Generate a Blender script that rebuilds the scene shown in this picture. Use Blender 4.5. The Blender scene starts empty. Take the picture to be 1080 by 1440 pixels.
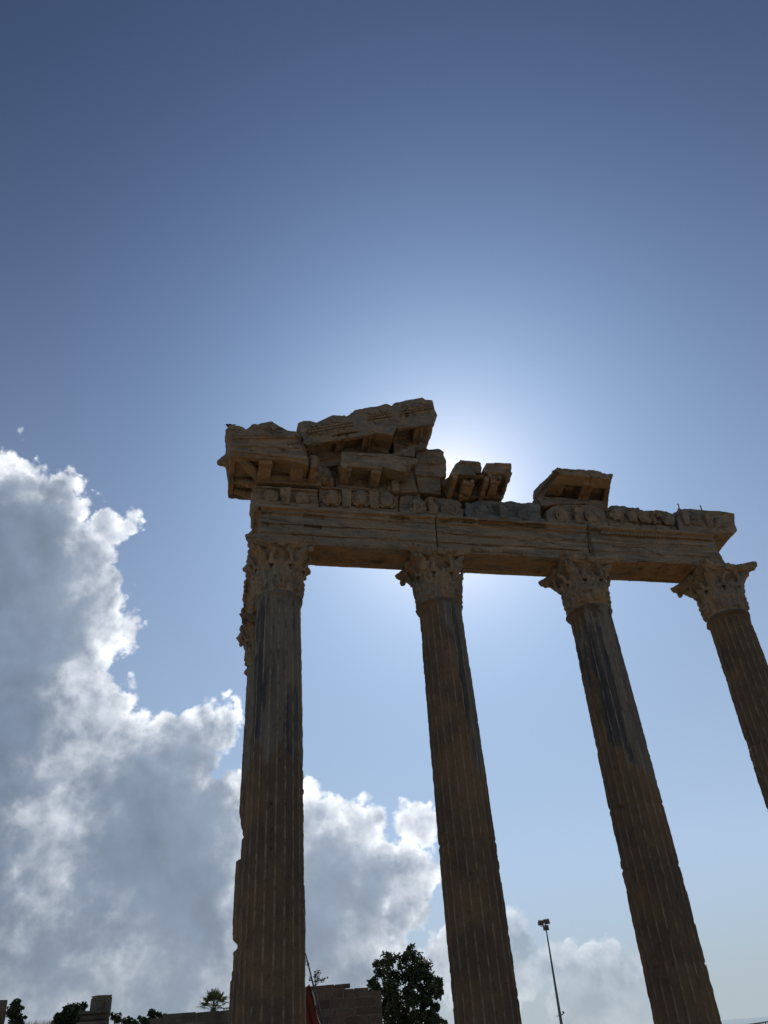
import bpy, bmesh, math, random
import numpy as np
from mathutils import Matrix, Vector
R = math.radians
scene = bpy.context.scene

# ------------------------------------------------------------------ camera
FOCAL = 1082.0 / 1440.0                       # focal length in frame heights
PITCH, ROLL = R(34.634), R(4.320)
UX, UY = -math.sin(ROLL), math.cos(ROLL)
RIGHT = Vector((UY, -(-0) * 0, 0))
def cam_axes():
    s, c = math.sin(PITCH), math.cos(PITCH)
    rx, ry = UY, -UX
    r = Vector((rx, -UX * s, UX * c)); u = Vector((ry, -UY * s, UY * c)); f = Vector((0, c, s))
    return r, u, f
CR, CU, CF = cam_axes()
CAM = Vector((0, 0, 1.6))
cam_data = bpy.data.cameras.new('camera')
cam_data.sensor_fit = 'VERTICAL'; cam_data.sensor_height = 24.0; cam_data.lens = 24.0 * FOCAL
cam_data.clip_start = 0.1; cam_data.clip_end = 20000
cam = bpy.data.objects.new('camera', cam_data); scene.collection.objects.link(cam)
cam.matrix_world = Matrix(((CR.x, CU.x, -CF.x, CAM.x), (CR.y, CU.y, -CF.y, CAM.y), (CR.z, CU.z, -CF.z, CAM.z), (0, 0, 0, 1)))
scene.camera = cam

# ------------------------------------------------------------------ exposure
scene.view_settings.view_transform = 'Standard'
scene.view_settings.look = 'None'
scene.view_settings.exposure = 0.0
scene.view_settings.gamma = 1.0

# ------------------------------------------------------------------ sun
SUN_AZ, SUN_EL = R(5.7), R(34.4)              # azimuth measured from +Y towards +X
SUN = Vector((math.sin(SUN_AZ) * math.cos(SUN_EL), math.cos(SUN_AZ) * math.cos(SUN_EL), math.sin(SUN_EL)))
sd = bpy.data.lights.new('sun', 'SUN'); sd.energy = 3.5; sd.angle = R(0.5); sd.color = (1.0, 0.93, 0.82)
so = bpy.data.objects.new('sun', sd); scene.collection.objects.link(so)
so.rotation_euler = SUN.to_track_quat('Z', 'Y').to_euler()

# ------------------------------------------------------------------ sky with clouds (world shader)
def direction(px, py):
    x, y = (px - 540) / 1082.0, -(py - 720) / 1082.0
    return (CR * x + CU * y + CF).normalized()
def make_world():
    w = bpy.data.worlds.new('World'); scene.world = w; w.use_nodes = True
    nt = w.node_tree; nt.nodes.clear(); L = nt.links
    def N(t, tree=nt, **kw):
        n = tree.nodes.new(t)
        for k, v in kw.items(): setattr(n, k, v)
        return n
    def put(sock, v, tree):
        if hasattr(v, 'node'): tree.links.new(v, sock)
        else: sock.default_value = v
    def M(op, a, b=0.0, c=None, tree=nt, clamp=False):
        n = N('ShaderNodeMath', tree, operation=op, use_clamp=clamp)
        put(n.inputs[0], a, tree); put(n.inputs[1], b, tree)
        if c is not None: put(n.inputs[2], c, tree)
        return n.outputs[0]
    def V(op, a, b, tree=nt):
        n = N('ShaderNodeVectorMath', tree, operation=op)
        put(n.inputs[0], a, tree)
        if op == 'SCALE': put(n.inputs['Scale'], b, tree)
        else: put(n.inputs[1], b, tree)
        return n.outputs[1] if op in ('DISTANCE', 'DOT_PRODUCT', 'LENGTH') else n.outputs[0]
    def smooth(x, a, b, tree=nt):
        n = N('ShaderNodeMapRange', tree, interpolation_type='SMOOTHSTEP')
        put(n.inputs[0], x, tree); n.inputs[1].default_value = a; n.inputs[2].default_value = b
        return n.outputs[0]
    def mixc(f, a, b):
        n = N('ShaderNodeMix', data_type='RGBA'); put(n.inputs[0], f, nt)
        for s, v in ((n.inputs[6], a), (n.inputs[7], b)):
            if hasattr(v, 'node'): L.new(v, s)
            else: s.default_value = (*v, 1)
        return n.outputs[2]
    # the cumulus bank: lobes (image column, row, radius of the photograph) as directions and angular sizes
    lobes = [(30, 608, 11), (20, 865, 176), (40, 735, 98), (74, 692, 46), (20, 676, 56), (150, 745, 48), (108, 728, 48), (176, 738, 32), (146, 885, 62), (150, 820, 46), (128, 768, 52),
             (95, 1020, 115), (165, 1035, 62), (302, 1020, 55), (338, 1098, 40), (240, 1070, 84), (150, 1170, 190), (300, 1140, 68), (330, 1170, 70),
             (425, 1195, 112), (500, 1165, 64), (584, 1160, 52), (560, 1240, 85), (450, 1310, 150), (200, 1330, 250),
             (-150, 1200, 260), (-160, 950, 230), (640, 1345, 78), (0, 1400, 240), (345, 1400, 170),
             (728, 1308, 52), (700, 1345, 80), (772, 1356, 58), (858, 1360, 54), (815, 1402, 80), (920, 1405, 80)]
    cores = [(50, 775, 95), (15, 710, 42), (120, 768, 40), (25, 880, 112), (95, 850, 48), (15, 1015, 92), (-10, 1100, 72), (-200, 950, 200),
             (240, 1155, 100), (185, 1108, 56), (275, 1062, 58), (262, 1235, 84), (195, 1205, 62), (308, 1150, 42), (300, 1010, 22),
             (140, 1262, 58), (55, 1335, 62), (-150, 1250, 180), (470, 1225, 62), (447, 1285, 62), (535, 1245, 52), (450, 1130, 24),
             (548, 1148, 20), (590, 1260, 30), (300, 1300, 60), (600, 1360, 50), (230, 1420, 70), (500, 1350, 40)]
    def make_field(name, items, k, smoothing, warp_amp, noise_amp, scale, puff, puff_scale):
        g = bpy.data.node_groups.new(name, 'ShaderNodeTree')
        g.interface.new_socket('Vector', in_out='INPUT', socket_type='NodeSocketVector')
        g.interface.new_socket('Depth', in_out='OUTPUT', socket_type='NodeSocketFloat')
        g.interface.new_socket('Noise', in_out='OUTPUT', socket_type='NodeSocketFloat')
        gi, go = N('NodeGroupInput', g), N('NodeGroupOutput', g)
        p = gi.outputs[0]
        wn = N('ShaderNodeTexNoise', g); g.links.new(p, wn.inputs['Vector'])
        wn.inputs['Scale'].default_value = 9.0; wn.inputs['Detail'].default_value = 2.0
        pw = V('ADD', p, V('SCALE', V('SUBTRACT', wn.outputs['Color'], (0.5, 0.5, 0.5), g), warp_amp, g), g)
        best = None
        for (x, y, r) in items:
            c = direction(x, y)
            rad = 0.5 * ((direction(x + r, y) - c).length + (direction(x, y + r) - c).length) * k
            d = M('SUBTRACT', rad, V('DISTANCE', pw, tuple(c), g), tree=g)
            best = d if best is None else M('SMOOTH_MAX', best, d, smoothing, tree=g)
        n1 = N('ShaderNodeTexNoise', g); g.links.new(p, n1.inputs['Vector'])
        n1.inputs['Scale'].default_value = scale; n1.inputs['Detail'].default_value = 8.0; n1.inputs['Roughness'].default_value = 0.6
        vo = N('ShaderNodeTexVoronoi', g)
        g.links.new(V('ADD', p, V('SCALE', V('SUBTRACT', n1.outputs['Color'], (0.5, 0.5, 0.5), g), 0.028, g), g), vo.inputs['Vector'])
        vo.feature = 'F1'; vo.inputs['Scale'].default_value = scale * puff_scale; vo.inputs['Detail'].default_value = 2.0; vo.inputs['Roughness'].default_value = 0.5
        nz = M('SUBTRACT', M('MULTIPLY', M('SUBTRACT', n1.outputs['Fac'], 0.5, tree=g), noise_amp, tree=g),
               M('MULTIPLY', M('SUBTRACT', vo.outputs['Distance'], 0.44, tree=g), noise_amp * puff, tree=g), tree=g)
        g.links.new(M('MINIMUM', M('ADD', best, nz, tree=g), M('MULTIPLY', M('ADD', best, 0.001, tree=g), 1.5, tree=g), tree=g), go.inputs[0]); g.links.new(nz, go.inputs[1])
        return g
    hull = make_field('cumulus_hull', lobes, 1.03, 0.010, 0.030, 0.056, 24.0, 0.42, 1.7)
    core_g = make_field('cumulus_core', cores, 1.30, 0.015, 0.045, 0.105, 22.0, 0.40, 1.5)
    tc = N('ShaderNodeTexCoord'); P = tc.outputs['Generated']
    def field(vec, g=core_g):
        n = N('ShaderNodeGroup'); n.node_tree = g; L.new(vec, n.inputs[0]); return n.outputs[0], n.outputs[1]
    D0, Z0 = field(P, hull); C0, ZC = field(P)
    to_sun = N('ShaderNodeVectorMath', operation='NORMALIZE'); L.new(V('SUBTRACT', tuple(SUN), P), to_sun.inputs[0])
    tau = M('MULTIPLY', M('MAXIMUM', C0, 0.0), 0.5)
    for step, wt in ((0.008, 0.8), (0.022, 0.8), (0.05, 0.6)):
        Dk, Zk = field(V('ADD', P, V('SCALE', to_sun.outputs[0], step)))
        tau = M('ADD', tau, M('MULTIPLY', M('MAXIMUM', Dk, 0.0), wt))
    cosun = V('DOT_PRODUCT', P, tuple(SUN))
    zc = N('ShaderNodeSeparateXYZ'); L.new(P, zc.inputs[0]); Zc = zc.outputs[2]
    sky = N('ShaderNodeTexSky', sky_type='NISHITA', sun_disc=False)
    sky.sun_elevation = SUN_EL; sky.sun_rotation = SUN_AZ
    sky.altitude = 0; sky.air_density = 1.0; sky.dust_density = 0.0; sky.ozone_density = 3.2
    base = V('SCALE', sky.outputs[0], SKY_STRENGTH)
    # the pale aureole round the sun (forward scatter in humid air) and the haze band over the horizon
    theta = M('MULTIPLY', M('ARCCOSINE', M('MINIMUM', cosun, 0.99999)), 57.2958)
    def ex(x, tau, amp): return M('MULTIPLY', M('POWER', 2.71828, M('MULTIPLY', x, -1.0 / tau)), amp)
    narrow = ex(theta, 3.4, 1.0)
    cmb = N('ShaderNodeCombineXYZ')
    L.new(M('ADD', ex(theta, 12.5, 0.56), M('MULTIPLY', narrow, 1.55)), cmb.inputs[0])
    L.new(M('ADD', ex(theta, 12.0, 0.88), M('MULTIPLY', narrow, 0.85)), cmb.inputs[1])
    L.new(M('ADD', ex(theta, 14.0, 1.18), M('MULTIPLY', narrow, 0.30)), cmb.inputs[2])
    elev = M('MULTIPLY', M('ARCSINE', M('MAXIMUM', Zc, 0.0)), 57.2958)
    skyc = mixc(M('MULTIPLY', ex(elev, 24.0, 0.95), smooth(elev, 66.0, 22.0)), V('ADD', base, cmb.outputs[0]), mixc(smooth(elev, 0.0, 11.0), HAZE, HAZE_HIGH))
    bg_sky = N('ShaderNodeBackground'); L.new(skyc, bg_sky.inputs[0])
    # light through the cloud: bright thin edges towards the sun, blue-grey thick cores
    thin = M('POWER', 2.71828, M('MULTIPLY', tau, -K_TAU))
    relief = smooth(M('ADD', Z0, M('MULTIPLY', ZC, 0.4)), -0.030, 0.040)
    def billow(vec):
        n = N('ShaderNodeTexNoise'); L.new(vec, n.inputs['Vector'])
        n.inputs['Scale'].default_value = 20.0; n.inputs['Detail'].default_value = 7.0; n.inputs['Roughness'].default_value = 0.56
        return n.outputs['Fac']
    sunward = V('SCALE', to_sun.outputs[0], 0.014)
    emboss = M('SUBTRACT', billow(P), billow(V('ADD', P, sunward)))
    def billow_low(vec):
        n = N('ShaderNodeTexNoise'); L.new(vec, n.inputs['Vector'])
        n.inputs['Scale'].default_value = 8.5; n.inputs['Detail'].default_value = 3.0; n.inputs['Roughness'].default_value = 0.5; n.inputs['Distortion'].default_value = 0.6
        return n.outputs['Fac']
    emboss_low = M('SUBTRACT', billow_low(P), billow_low(V('ADD', P, V('SCALE', to_sun.outputs[0], 0.035))))
    edge = ex(M('MAXIMUM', D0, 0.0), 0.014, 1.25)
    curl = M('MAXIMUM', M('ADD', M('ADD', M('MULTIPLY', relief, 0.55), 0.55), M('ADD', M('MULTIPLY', emboss, 2.6), M('MULTIPLY', emboss_low, 1.2))), 0.10)
    lit = M('MULTIPLY', M('MULTIPLY', thin, M('ADD', edge, 0.40)), curl)
    near = M('POWER', M('MAXIMUM', cosun, 0.0), 9.0)
    core = V('SCALE', mixc(near, CORE_FAR, CORE_NEAR), M('ADD', M('ADD', M('MULTIPLY', relief, 0.22), 0.88), M('ADD', M('MULTIPLY', emboss, 0.30), M('MULTIPLY', emboss_low, 0.5))))
    rim = V('SCALE', RIM, M('ADD', M('MULTIPLY', near, 0.40), 0.93))
    cloudc = mixc(lit, core, rim)
    cloudc = mixc(ex(elev, 6.0, 0.75), cloudc, HAZE_CLOUD)
    alpha = smooth(D0, -0.0005, 0.013)
    low = smooth(Zc, 0.0, 0.20)
    side = smooth(V('DOT_PRODUCT', P, (1.0, 0.0, 0.0)), 0.16, 0.02)
    alpha2 = M('MULTIPLY', alpha, M('ADD', M('MULTIPLY', M('MAXIMUM', low, side), 0.52), 0.45))
    bg_cloud = N('ShaderNodeBackground'); L.new(cloudc, bg_cloud.inputs[0])
    mx = N('ShaderNodeMixShader'); L.new(alpha2, mx.inputs[0]); L.new(bg_sky.outputs[0], mx.inputs[1]); L.new(bg_cloud.outputs[0], mx.inputs[2])
    out = N('ShaderNodeOutputWorld'); L.new(mx.outputs[0], out.inputs[0])
    w.cycles.sampling_method = 'MANUAL'; w.cycles.sample_map_resolution = 512
SKY_STRENGTH = 0.036
HAZE, HAZE_HIGH, HAZE_CLOUD = (0.445, 0.525, 0.58), (0.56, 0.72, 0.93), (0.375, 0.435, 0.50)
K_TAU = 44.0
CORE_FAR, CORE_NEAR, RIM = (0.130, 0.185, 0.285), (0.56, 0.66, 0.80), (1.22, 1.24, 1.27)
make_world()

# ------------------------------------------------------------------ frame of the temple front
# s runs along the colonnade, t away from the viewer, z up; column axes stand at t = 0
ANG = R(13.8)
E_S = Vector((math.cos(ANG), math.sin(ANG), 0)); E_T = Vector((-math.sin(ANG), math.cos(ANG), 0))
P0 = Vector((-2.1399, 12.9947, 0)); S_CAM, T_CAM = -1.02152, -13.13
def W(s, t, z): return P0 + E_S * s + E_T * t + Vector((0, 0, z))
def at(px, py, t):                                   # where a line of sight of the photograph meets the vertical plane t
    d = direction(px, py); k = (t - T_CAM) / d.dot(E_T)
    return (S_CAM + k * d.dot(E_S), 1.6 + k * d.z)
def far(px, py, dist):                               # a point of the landscape at a given ground distance
    d = direction(px, py); k = dist / math.hypot(d.x, d.y)
    return Vector((d.x * k, d.y * k, 1.6 + d.z * k))
def poly(pts, t): return [at(x, y, t) for x, y in pts]

# ------------------------------------------------------------------ noise
def _hash(i, j, k, seed):
    h = (i * 374761393 + j * 668265263 + k * 2147483647 + seed * 974634777) & 0xffffffff
    h = ((h ^ (h >> 13)) * 1274126177) & 0xffffffff
    h = ((h ^ (h >> 16)) * 2246822519) & 0xffffffff
    return ((h ^ (h >> 15)) & 0xffff) / 65535.0
def vnoise(p, seed=0):
    b = np.floor(p).astype(np.int64); f = p - b; f = f * f * (3 - 2 * f); r = np.zeros(len(p))
    for dx in (0, 1):
        for dy in (0, 1):
            for dz in (0, 1):
                w = (f[:, 0] if dx else 1 - f[:, 0]) * (f[:, 1] if dy else 1 - f[:, 1]) * (f[:, 2] if dz else 1 - f[:, 2])
                r += w * _hash(b[:, 0] + dx, b[:, 1] + dy, b[:, 2] + dz, seed)
    return r - 0.5
def fbm(p, scale, octaves=4, seed=0, gain=0.5):
    r = np.zeros(len(p)); a = 1.0; q = p * scale
    for o in range(octaves):
        r += a * vnoise(q + 17.3 * o, seed + o); q = q * 2.03; a *= gain
    return r

# ------------------------------------------------------------------ materials
def new_mat(name):
    m = bpy.data.materials.new(name); m.use_nodes = True
    nt = m.node_tree; return m, nt, nt.nodes['Principled BSDF']
def nd(nt, t, ins=None, **kw):
    n = nt.nodes.new(t)
    for k, v in kw.items(): setattr(n, k, v)
    for k, v in (ins or {}).items():
        if hasattr(v, 'node'): nt.links.new(v, n.inputs[k])
        else: n.inputs[k].default_value = v
    return n
def ramp(nt, fac, stops, smooth=False):
    n = nd(nt, 'ShaderNodeValToRGB', {0: fac}); cr = n.color_ramp
    if smooth: cr.interpolation = 'EASE'
    while len(cr.elements) < len(stops): cr.elements.new(0.5)
    for e, (p, c) in zip(cr.elements, stops):
        e.position = p; e.color = (*c, 1) if not isinstance(c, (int, float)) else (c, c, c, 1)
    return n.outputs[0]
def mixrgb(nt, f, a, b, mode='MIX'):
    n = nd(nt, 'ShaderNodeMix', data_type='RGBA', blend_type=mode)
    for i, v in ((0, f), (6, a), (7, b)):
        if hasattr(v, 'node'): nt.links.new(v, n.inputs[i])
        else: n.inputs[i].default_value = v if i == 0 else (*v, 1)
    return n.outputs[2]
def coords(nt, stretch=(1, 1, 1), per_object=True):
    tc = nd(nt, 'ShaderNodeTexCoord'); v = tc.outputs['Object']
    if per_object:
        oi = nd(nt, 'ShaderNodeObjectInfo')
        off = nd(nt, 'ShaderNodeVectorMath', {0: oi.outputs['Random'], 1: (37.0, 53.0, 71.0)}, operation='MULTIPLY')
        v = nd(nt, 'ShaderNodeVectorMath', {0: v, 1: off.outputs[0]}, operation='ADD').outputs[0]
    if stretch != (1, 1, 1):
        v = nd(nt, 'ShaderNodeVectorMath', {0: v, 1: stretch}, operation='MULTIPLY').outputs[0]
    return v
def noise(nt, v, scale, detail=6, rough=0.6, dist=0.0):
    return nd(nt, 'ShaderNodeTexNoise', {'Vector': v, 'Scale': scale, 'Detail': detail, 'Roughness': rough, 'Distortion': dist}).outputs['Fac']
def bump(nt, bsdf, h, strength, dist):
    b = nd(nt, 'ShaderNodeBump', {'Height': h, 'Strength': strength, 'Distance': dist}); nt.links.new(b.outputs[0], bsdf.inputs['Normal'])

def marble_mat(name, warm, grey, vein_axis=(0.25, 1, 1.6), crust=0.5, ochre=0.35):
    m, nt, b = new_mat(name)
    v = coords(nt); vs = coords(nt, vein_axis)
    col = mixrgb(nt, ramp(nt, noise(nt, v, 1.1, 5, 0.6, 0.6), [(0.44, 0), (0.56, 1)]), warm, grey)
    veins = noise(nt, vs, 3.2, 7, 0.65, 1.4)
    col = mixrgb(nt, ramp(nt, veins, [(0.50, 0), (0.59, 0.6), (0.66, 0.2), (0.74, 0.6)]), col, tuple(c * f for c, f in zip(grey, (0.45, 0.43, 0.42))))
    pale = noise(nt, vs, 5.0, 6, 0.6, 0.8)
    col = mixrgb(nt, ramp(nt, pale, [(0.52, 0), (0.68, 0.5)]), col, tuple(min(1, c * 1.6) for c in warm))
    och = noise(nt, v, 1.9, 6, 0.65, 0.4)
    col = mixrgb(nt, ramp(nt, och, [(0.56, 0), (0.72, ochre)]), col, (0.30, 0.165, 0.07))
    pt = nd(nt, 'ShaderNodeAttribute', attribute_name='underside_tint').outputs['Fac']
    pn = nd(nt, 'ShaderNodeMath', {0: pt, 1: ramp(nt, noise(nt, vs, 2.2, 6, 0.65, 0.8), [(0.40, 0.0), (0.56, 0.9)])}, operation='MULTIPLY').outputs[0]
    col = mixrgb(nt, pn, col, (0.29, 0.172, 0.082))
    cr = noise(nt, vs, 4.0, 8, 0.72, 1.2)
    col = mixrgb(nt, ramp(nt, cr, [(0.58, 0), (0.66, crust)]), col, (0.030, 0.027, 0.024))
    lich = noise(nt, v, 7.5, 7, 0.72)
    col = mixrgb(nt, ramp(nt, lich, [(0.60, 0), (0.66, 0.55)]), col, (0.30, 0.27, 0.22))
    fine = noise(nt, v, 45, 5, 0.7)
    col = mixrgb(nt, 0.65, col, ramp(nt, fine, [(0.25, 0.45), (0.75, 1.5)]), 'MULTIPLY')
    nt.links.new(col, b.inputs['Base Color']); b.inputs['Roughness'].default_value = 0.9; b.inputs['Specular IOR Level'].default_value = 0.2
    h = nd(nt, 'ShaderNodeMath', {0: noise(nt, vs, 9, 8, 0.7), 1: noise(nt, v, 60, 4, 0.6)}, operation='ADD')
    bump(nt, b, h.outputs[0], 0.8, 0.02)
    return m
MAT = {}
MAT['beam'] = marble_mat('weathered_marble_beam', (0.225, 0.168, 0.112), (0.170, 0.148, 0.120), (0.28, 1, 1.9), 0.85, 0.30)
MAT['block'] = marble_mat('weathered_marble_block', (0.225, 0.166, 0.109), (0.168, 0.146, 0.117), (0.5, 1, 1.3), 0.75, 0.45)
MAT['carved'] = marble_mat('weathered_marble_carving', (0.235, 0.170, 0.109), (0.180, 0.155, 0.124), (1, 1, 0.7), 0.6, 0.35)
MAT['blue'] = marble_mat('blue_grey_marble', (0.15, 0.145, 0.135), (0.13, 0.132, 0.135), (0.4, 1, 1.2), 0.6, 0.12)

def shaft_mat():
    m, nt, b = new_mat('fluted_shaft_stone')
    v = coords(nt); vs = coords(nt, (1, 1, 0.10))
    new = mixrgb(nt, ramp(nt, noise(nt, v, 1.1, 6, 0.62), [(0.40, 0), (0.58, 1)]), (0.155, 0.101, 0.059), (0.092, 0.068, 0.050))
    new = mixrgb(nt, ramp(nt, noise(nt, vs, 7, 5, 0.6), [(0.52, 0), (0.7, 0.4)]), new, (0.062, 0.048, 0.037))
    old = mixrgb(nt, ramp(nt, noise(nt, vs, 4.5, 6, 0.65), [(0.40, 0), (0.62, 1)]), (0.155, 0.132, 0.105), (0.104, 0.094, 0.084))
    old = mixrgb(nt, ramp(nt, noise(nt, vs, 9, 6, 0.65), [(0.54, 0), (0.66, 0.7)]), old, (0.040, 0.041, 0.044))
    am = nd(nt, 'ShaderNodeAttribute', attribute_name='marble').outputs['Fac']
    ad = nd(nt, 'ShaderNodeAttribute', attribute_name='dark_vein').outputs['Fac']
    af = nd(nt, 'ShaderNodeAttribute', attribute_name='fillet').outputs['Fac']
    col = mixrgb(nt, am, new, old)
    adn = nd(nt, 'ShaderNodeMath', {0: ad, 1: ramp(nt, noise(nt, vs, 8, 6, 0.65), [(0.35, 0.35), (0.6, 0.95)])}, operation='MULTIPLY').outputs[0]
    col = mixrgb(nt, adn, col, (0.036, 0.039, 0.047))
    wear = ramp(nt, noise(nt, v, 6, 5, 0.6), [(0.38, 0.05), (0.62, 0.9)])
    f = nd(nt, 'ShaderNodeMath', {0: af, 1: wear}, operation='MULTIPLY').outputs[0]
    col = mixrgb(nt, f, col, (0.250, 0.190, 0.130))
    cr = noise(nt, v, 3.5, 8, 0.7, 1.0)
    col = mixrgb(nt, ramp(nt, cr, [(0.62, 0), (0.72, 0.6)]), col, (0.045, 0.04, 0.034))
    fine = noise(nt, v, 55, 5, 0.7)
    col = mixrgb(nt, 0.6, col, ramp(nt, fine, [(0.25, 0.45), (0.75, 1.5)]), 'MULTIPLY')
    nt.links.new(col, b.inputs['Base Color']); b.inputs['Roughness'].default_value = 0.9; b.inputs['Specular IOR Level'].default_value = 0.2
    bump(nt, b, noise(nt, v, 50, 6, 0.7), 0.7, 0.015)
    return m
MAT['shaft'] = shaft_mat()

def plain_mat(name, c1, c2, scale, rough=0.8, bump_d=0.01, metal=0.0):
    m, nt, b = new_mat(name); v = coords(nt)
    n = noise(nt, v, scale, 6, 0.65)
    nt.links.new(mixrgb(nt, ramp(nt, n, [(0.35, 0), (0.65, 1)]), c1, c2), b.inputs['Base Color'])
    b.inputs['Roughness'].default_value = rough; b.inputs['Metallic'].default_value = metal
    bump(nt, b, noise(nt, v, scale * 8, 5, 0.6), 0.5, bump_d)
    return m
MAT['iron'] = plain_mat('rusty_iron', (0.05, 0.035, 0.025), (0.09, 0.05, 0.03), 20, 0.7, 0.003)
MAT['feather'] = plain_mat('dark_feathers', (0.03, 0.03, 0.035), (0.06, 0.055, 0.05), 40, 0.8, 0.003)
MAT['galv'] = plain_mat('painted_steel', (0.06, 0.065, 0.07), (0.10, 0.105, 0.11), 6, 0.5, 0.002)
MAT['lampbody'] = plain_mat('lamp_housing', (0.035, 0.035, 0.035), (0.05, 0.05, 0.05), 6, 0.85, 0.002)
MAT['glass'] = plain_mat('lamp_glass', (0.06, 0.065, 0.07), (0.09, 0.09, 0.095), 3, 0.35, 0.0)
MAT['red'] = plain_mat('red_cloth', (0.125, 0.016, 0.010), (0.085, 0.011, 0.008), 5, 0.85, 0.004)
MAT['whitecloth'] = plain_mat('pale_cloth_edge', (0.45, 0.40, 0.34), (0.38, 0.33, 0.28), 5, 0.85, 0.004)
MAT['trunk'] = plain_mat('bark', (0.09, 0.065, 0.045), (0.05, 0.038, 0.028), 5, 0.95, 0.03)
MAT['white'] = plain_mat('white_parapet_paint', (0.62, 0.63, 0.64), (0.50, 0.51, 0.52), 3, 0.7, 0.003)
def ruin_mat(name, a, b2, c):
    m, nt, b = new_mat(name)
    col = nd(nt, 'ShaderNodeAttribute', attribute_name='tone').outputs['Fac']
    v = coords(nt)
    base = mixrgb(nt, col, a, b2)
    base = mixrgb(nt, ramp(nt, noise(nt, v, 2.0, 7, 0.65), [(0.45, 0), (0.65, 0.8)]), base, c)
    base = mixrgb(nt, 0.6, base, ramp(nt, noise(nt, v, 18, 6, 0.7), [(0.25, 0.45), (0.75, 1.5)]), 'MULTIPLY')
    nt.links.new(base, b.inputs['Base Color']); b.inputs['Roughness'].default_value = 0.95
    bump(nt, b, noise(nt, v, 14, 8, 0.7), 0.8, 0.04)
    return m
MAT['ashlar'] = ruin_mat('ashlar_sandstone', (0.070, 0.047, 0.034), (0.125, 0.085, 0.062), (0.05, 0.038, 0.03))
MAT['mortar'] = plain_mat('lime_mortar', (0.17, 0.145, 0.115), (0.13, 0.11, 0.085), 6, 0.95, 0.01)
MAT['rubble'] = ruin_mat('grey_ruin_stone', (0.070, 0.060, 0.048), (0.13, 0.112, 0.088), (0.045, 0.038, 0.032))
def leaf_mat(name, c1, c2):
    m, nt, b = new_mat(name)
    t = nd(nt, 'ShaderNodeAttribute', attribute_name='tone').outputs['Fac']
    c = mixrgb(nt, t, c1, c2)
    nt.links.new(c, b.inputs['Base Color']); b.inputs['Roughness'].default_value = 0.6
    tr = nd(nt, 'ShaderNodeBsdfTranslucent', {'Color': c}); mx = nd(nt, 'ShaderNodeMixShader', {0: 0.18})
    nt.links.new(b.outputs[0], mx.inputs[1]); nt.links.new(tr.outputs[0], mx.inputs[2])
    nt.links.new(mx.outputs[0], nt.nodes['Material Output'].inputs[0])
    return m
MAT['leaf'] = leaf_mat('broad_leaves', (0.020, 0.034, 0.012), (0.045, 0.064, 0.023))
MAT['needle'] = leaf_mat('dark_needles', (0.022, 0.036, 0.018), (0.04, 0.06, 0.028))
MAT['frond'] = leaf_mat('palm_fronds', (0.03, 0.048, 0.02), (0.065, 0.085, 0.035))
MAT['dry'] = leaf_mat('dry_weeds', (0.12, 0.10, 0.05), (0.20, 0.17, 0.09))
def ground_mat():
    m, nt, b = new_mat('sandy_ground'); v = coords(nt, per_object=False)
    c = mixrgb(nt, ramp(nt, noise(nt, v, 0.15, 8, 0.6), [(0.4, 0), (0.6, 1)]), (0.36, 0.28, 0.19), (0.28, 0.225, 0.15))
    c = mixrgb(nt, ramp(nt, noise(nt, v, 0.5, 8, 0.65), [(0.55, 0), (0.68, 0.8)]), c, (0.13, 0.125, 0.06))
    c = mixrgb(nt, ramp(nt, noise(nt, v, 6, 6, 0.65), [(0.5, 0), (0.7, 0.5)]), c, (0.42, 0.34, 0.25))
    nt.links.new(c, b.inputs['Base Color']); b.inputs['Roughness'].default_value = 0.95
    bump(nt, b, noise(nt, v, 8, 8, 0.7), 0.7, 0.05)
    return m
MAT['ground'] = ground_mat()
def water_mat():
    m, nt, b = new_mat('sea_water'); v = coords(nt, per_object=False)
    b.inputs['Base Color'].default_value = (0.03, 0.06, 0.07, 1); b.inputs['Roughness'].default_value = 0.12
    bump(nt, b, noise(nt, v, 0.9, 6, 0.6), 0.5, 0.25)
    return m
MAT['water'] = water_mat()

# ------------------------------------------------------------------ objects
COL = scene.collection
def link(name, me, mat, parent=None, loc=(0, 0, 0), rz=0.0):
    o = bpy.data.objects.new(name, me); COL.objects.link(o)
    if me is not None and mat is not None: me.materials.append(MAT[mat] if isinstance(mat, str) else mat)
    o.parent = parent; o.location = loc; o.rotation_euler = (0, 0, rz)
    return o
def tag(o, label, cat, group=None):
    o['label'] = label; o['category'] = cat; o['kind'] = 'thing'
    if group: o['group'] = group
    return o
def structure(o): o['kind'] = 'structure'; return o
def mesh_of(verts, faces, smooth=False):
    me = bpy.data.meshes.new('mesh'); me.from_pydata([tuple(v) for v in verts], [], [tuple(f) for f in faces]); me.update()
    if smooth: me.polygons.foreach_set('use_smooth', [True] * len(me.polygons))
    return me

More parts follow.
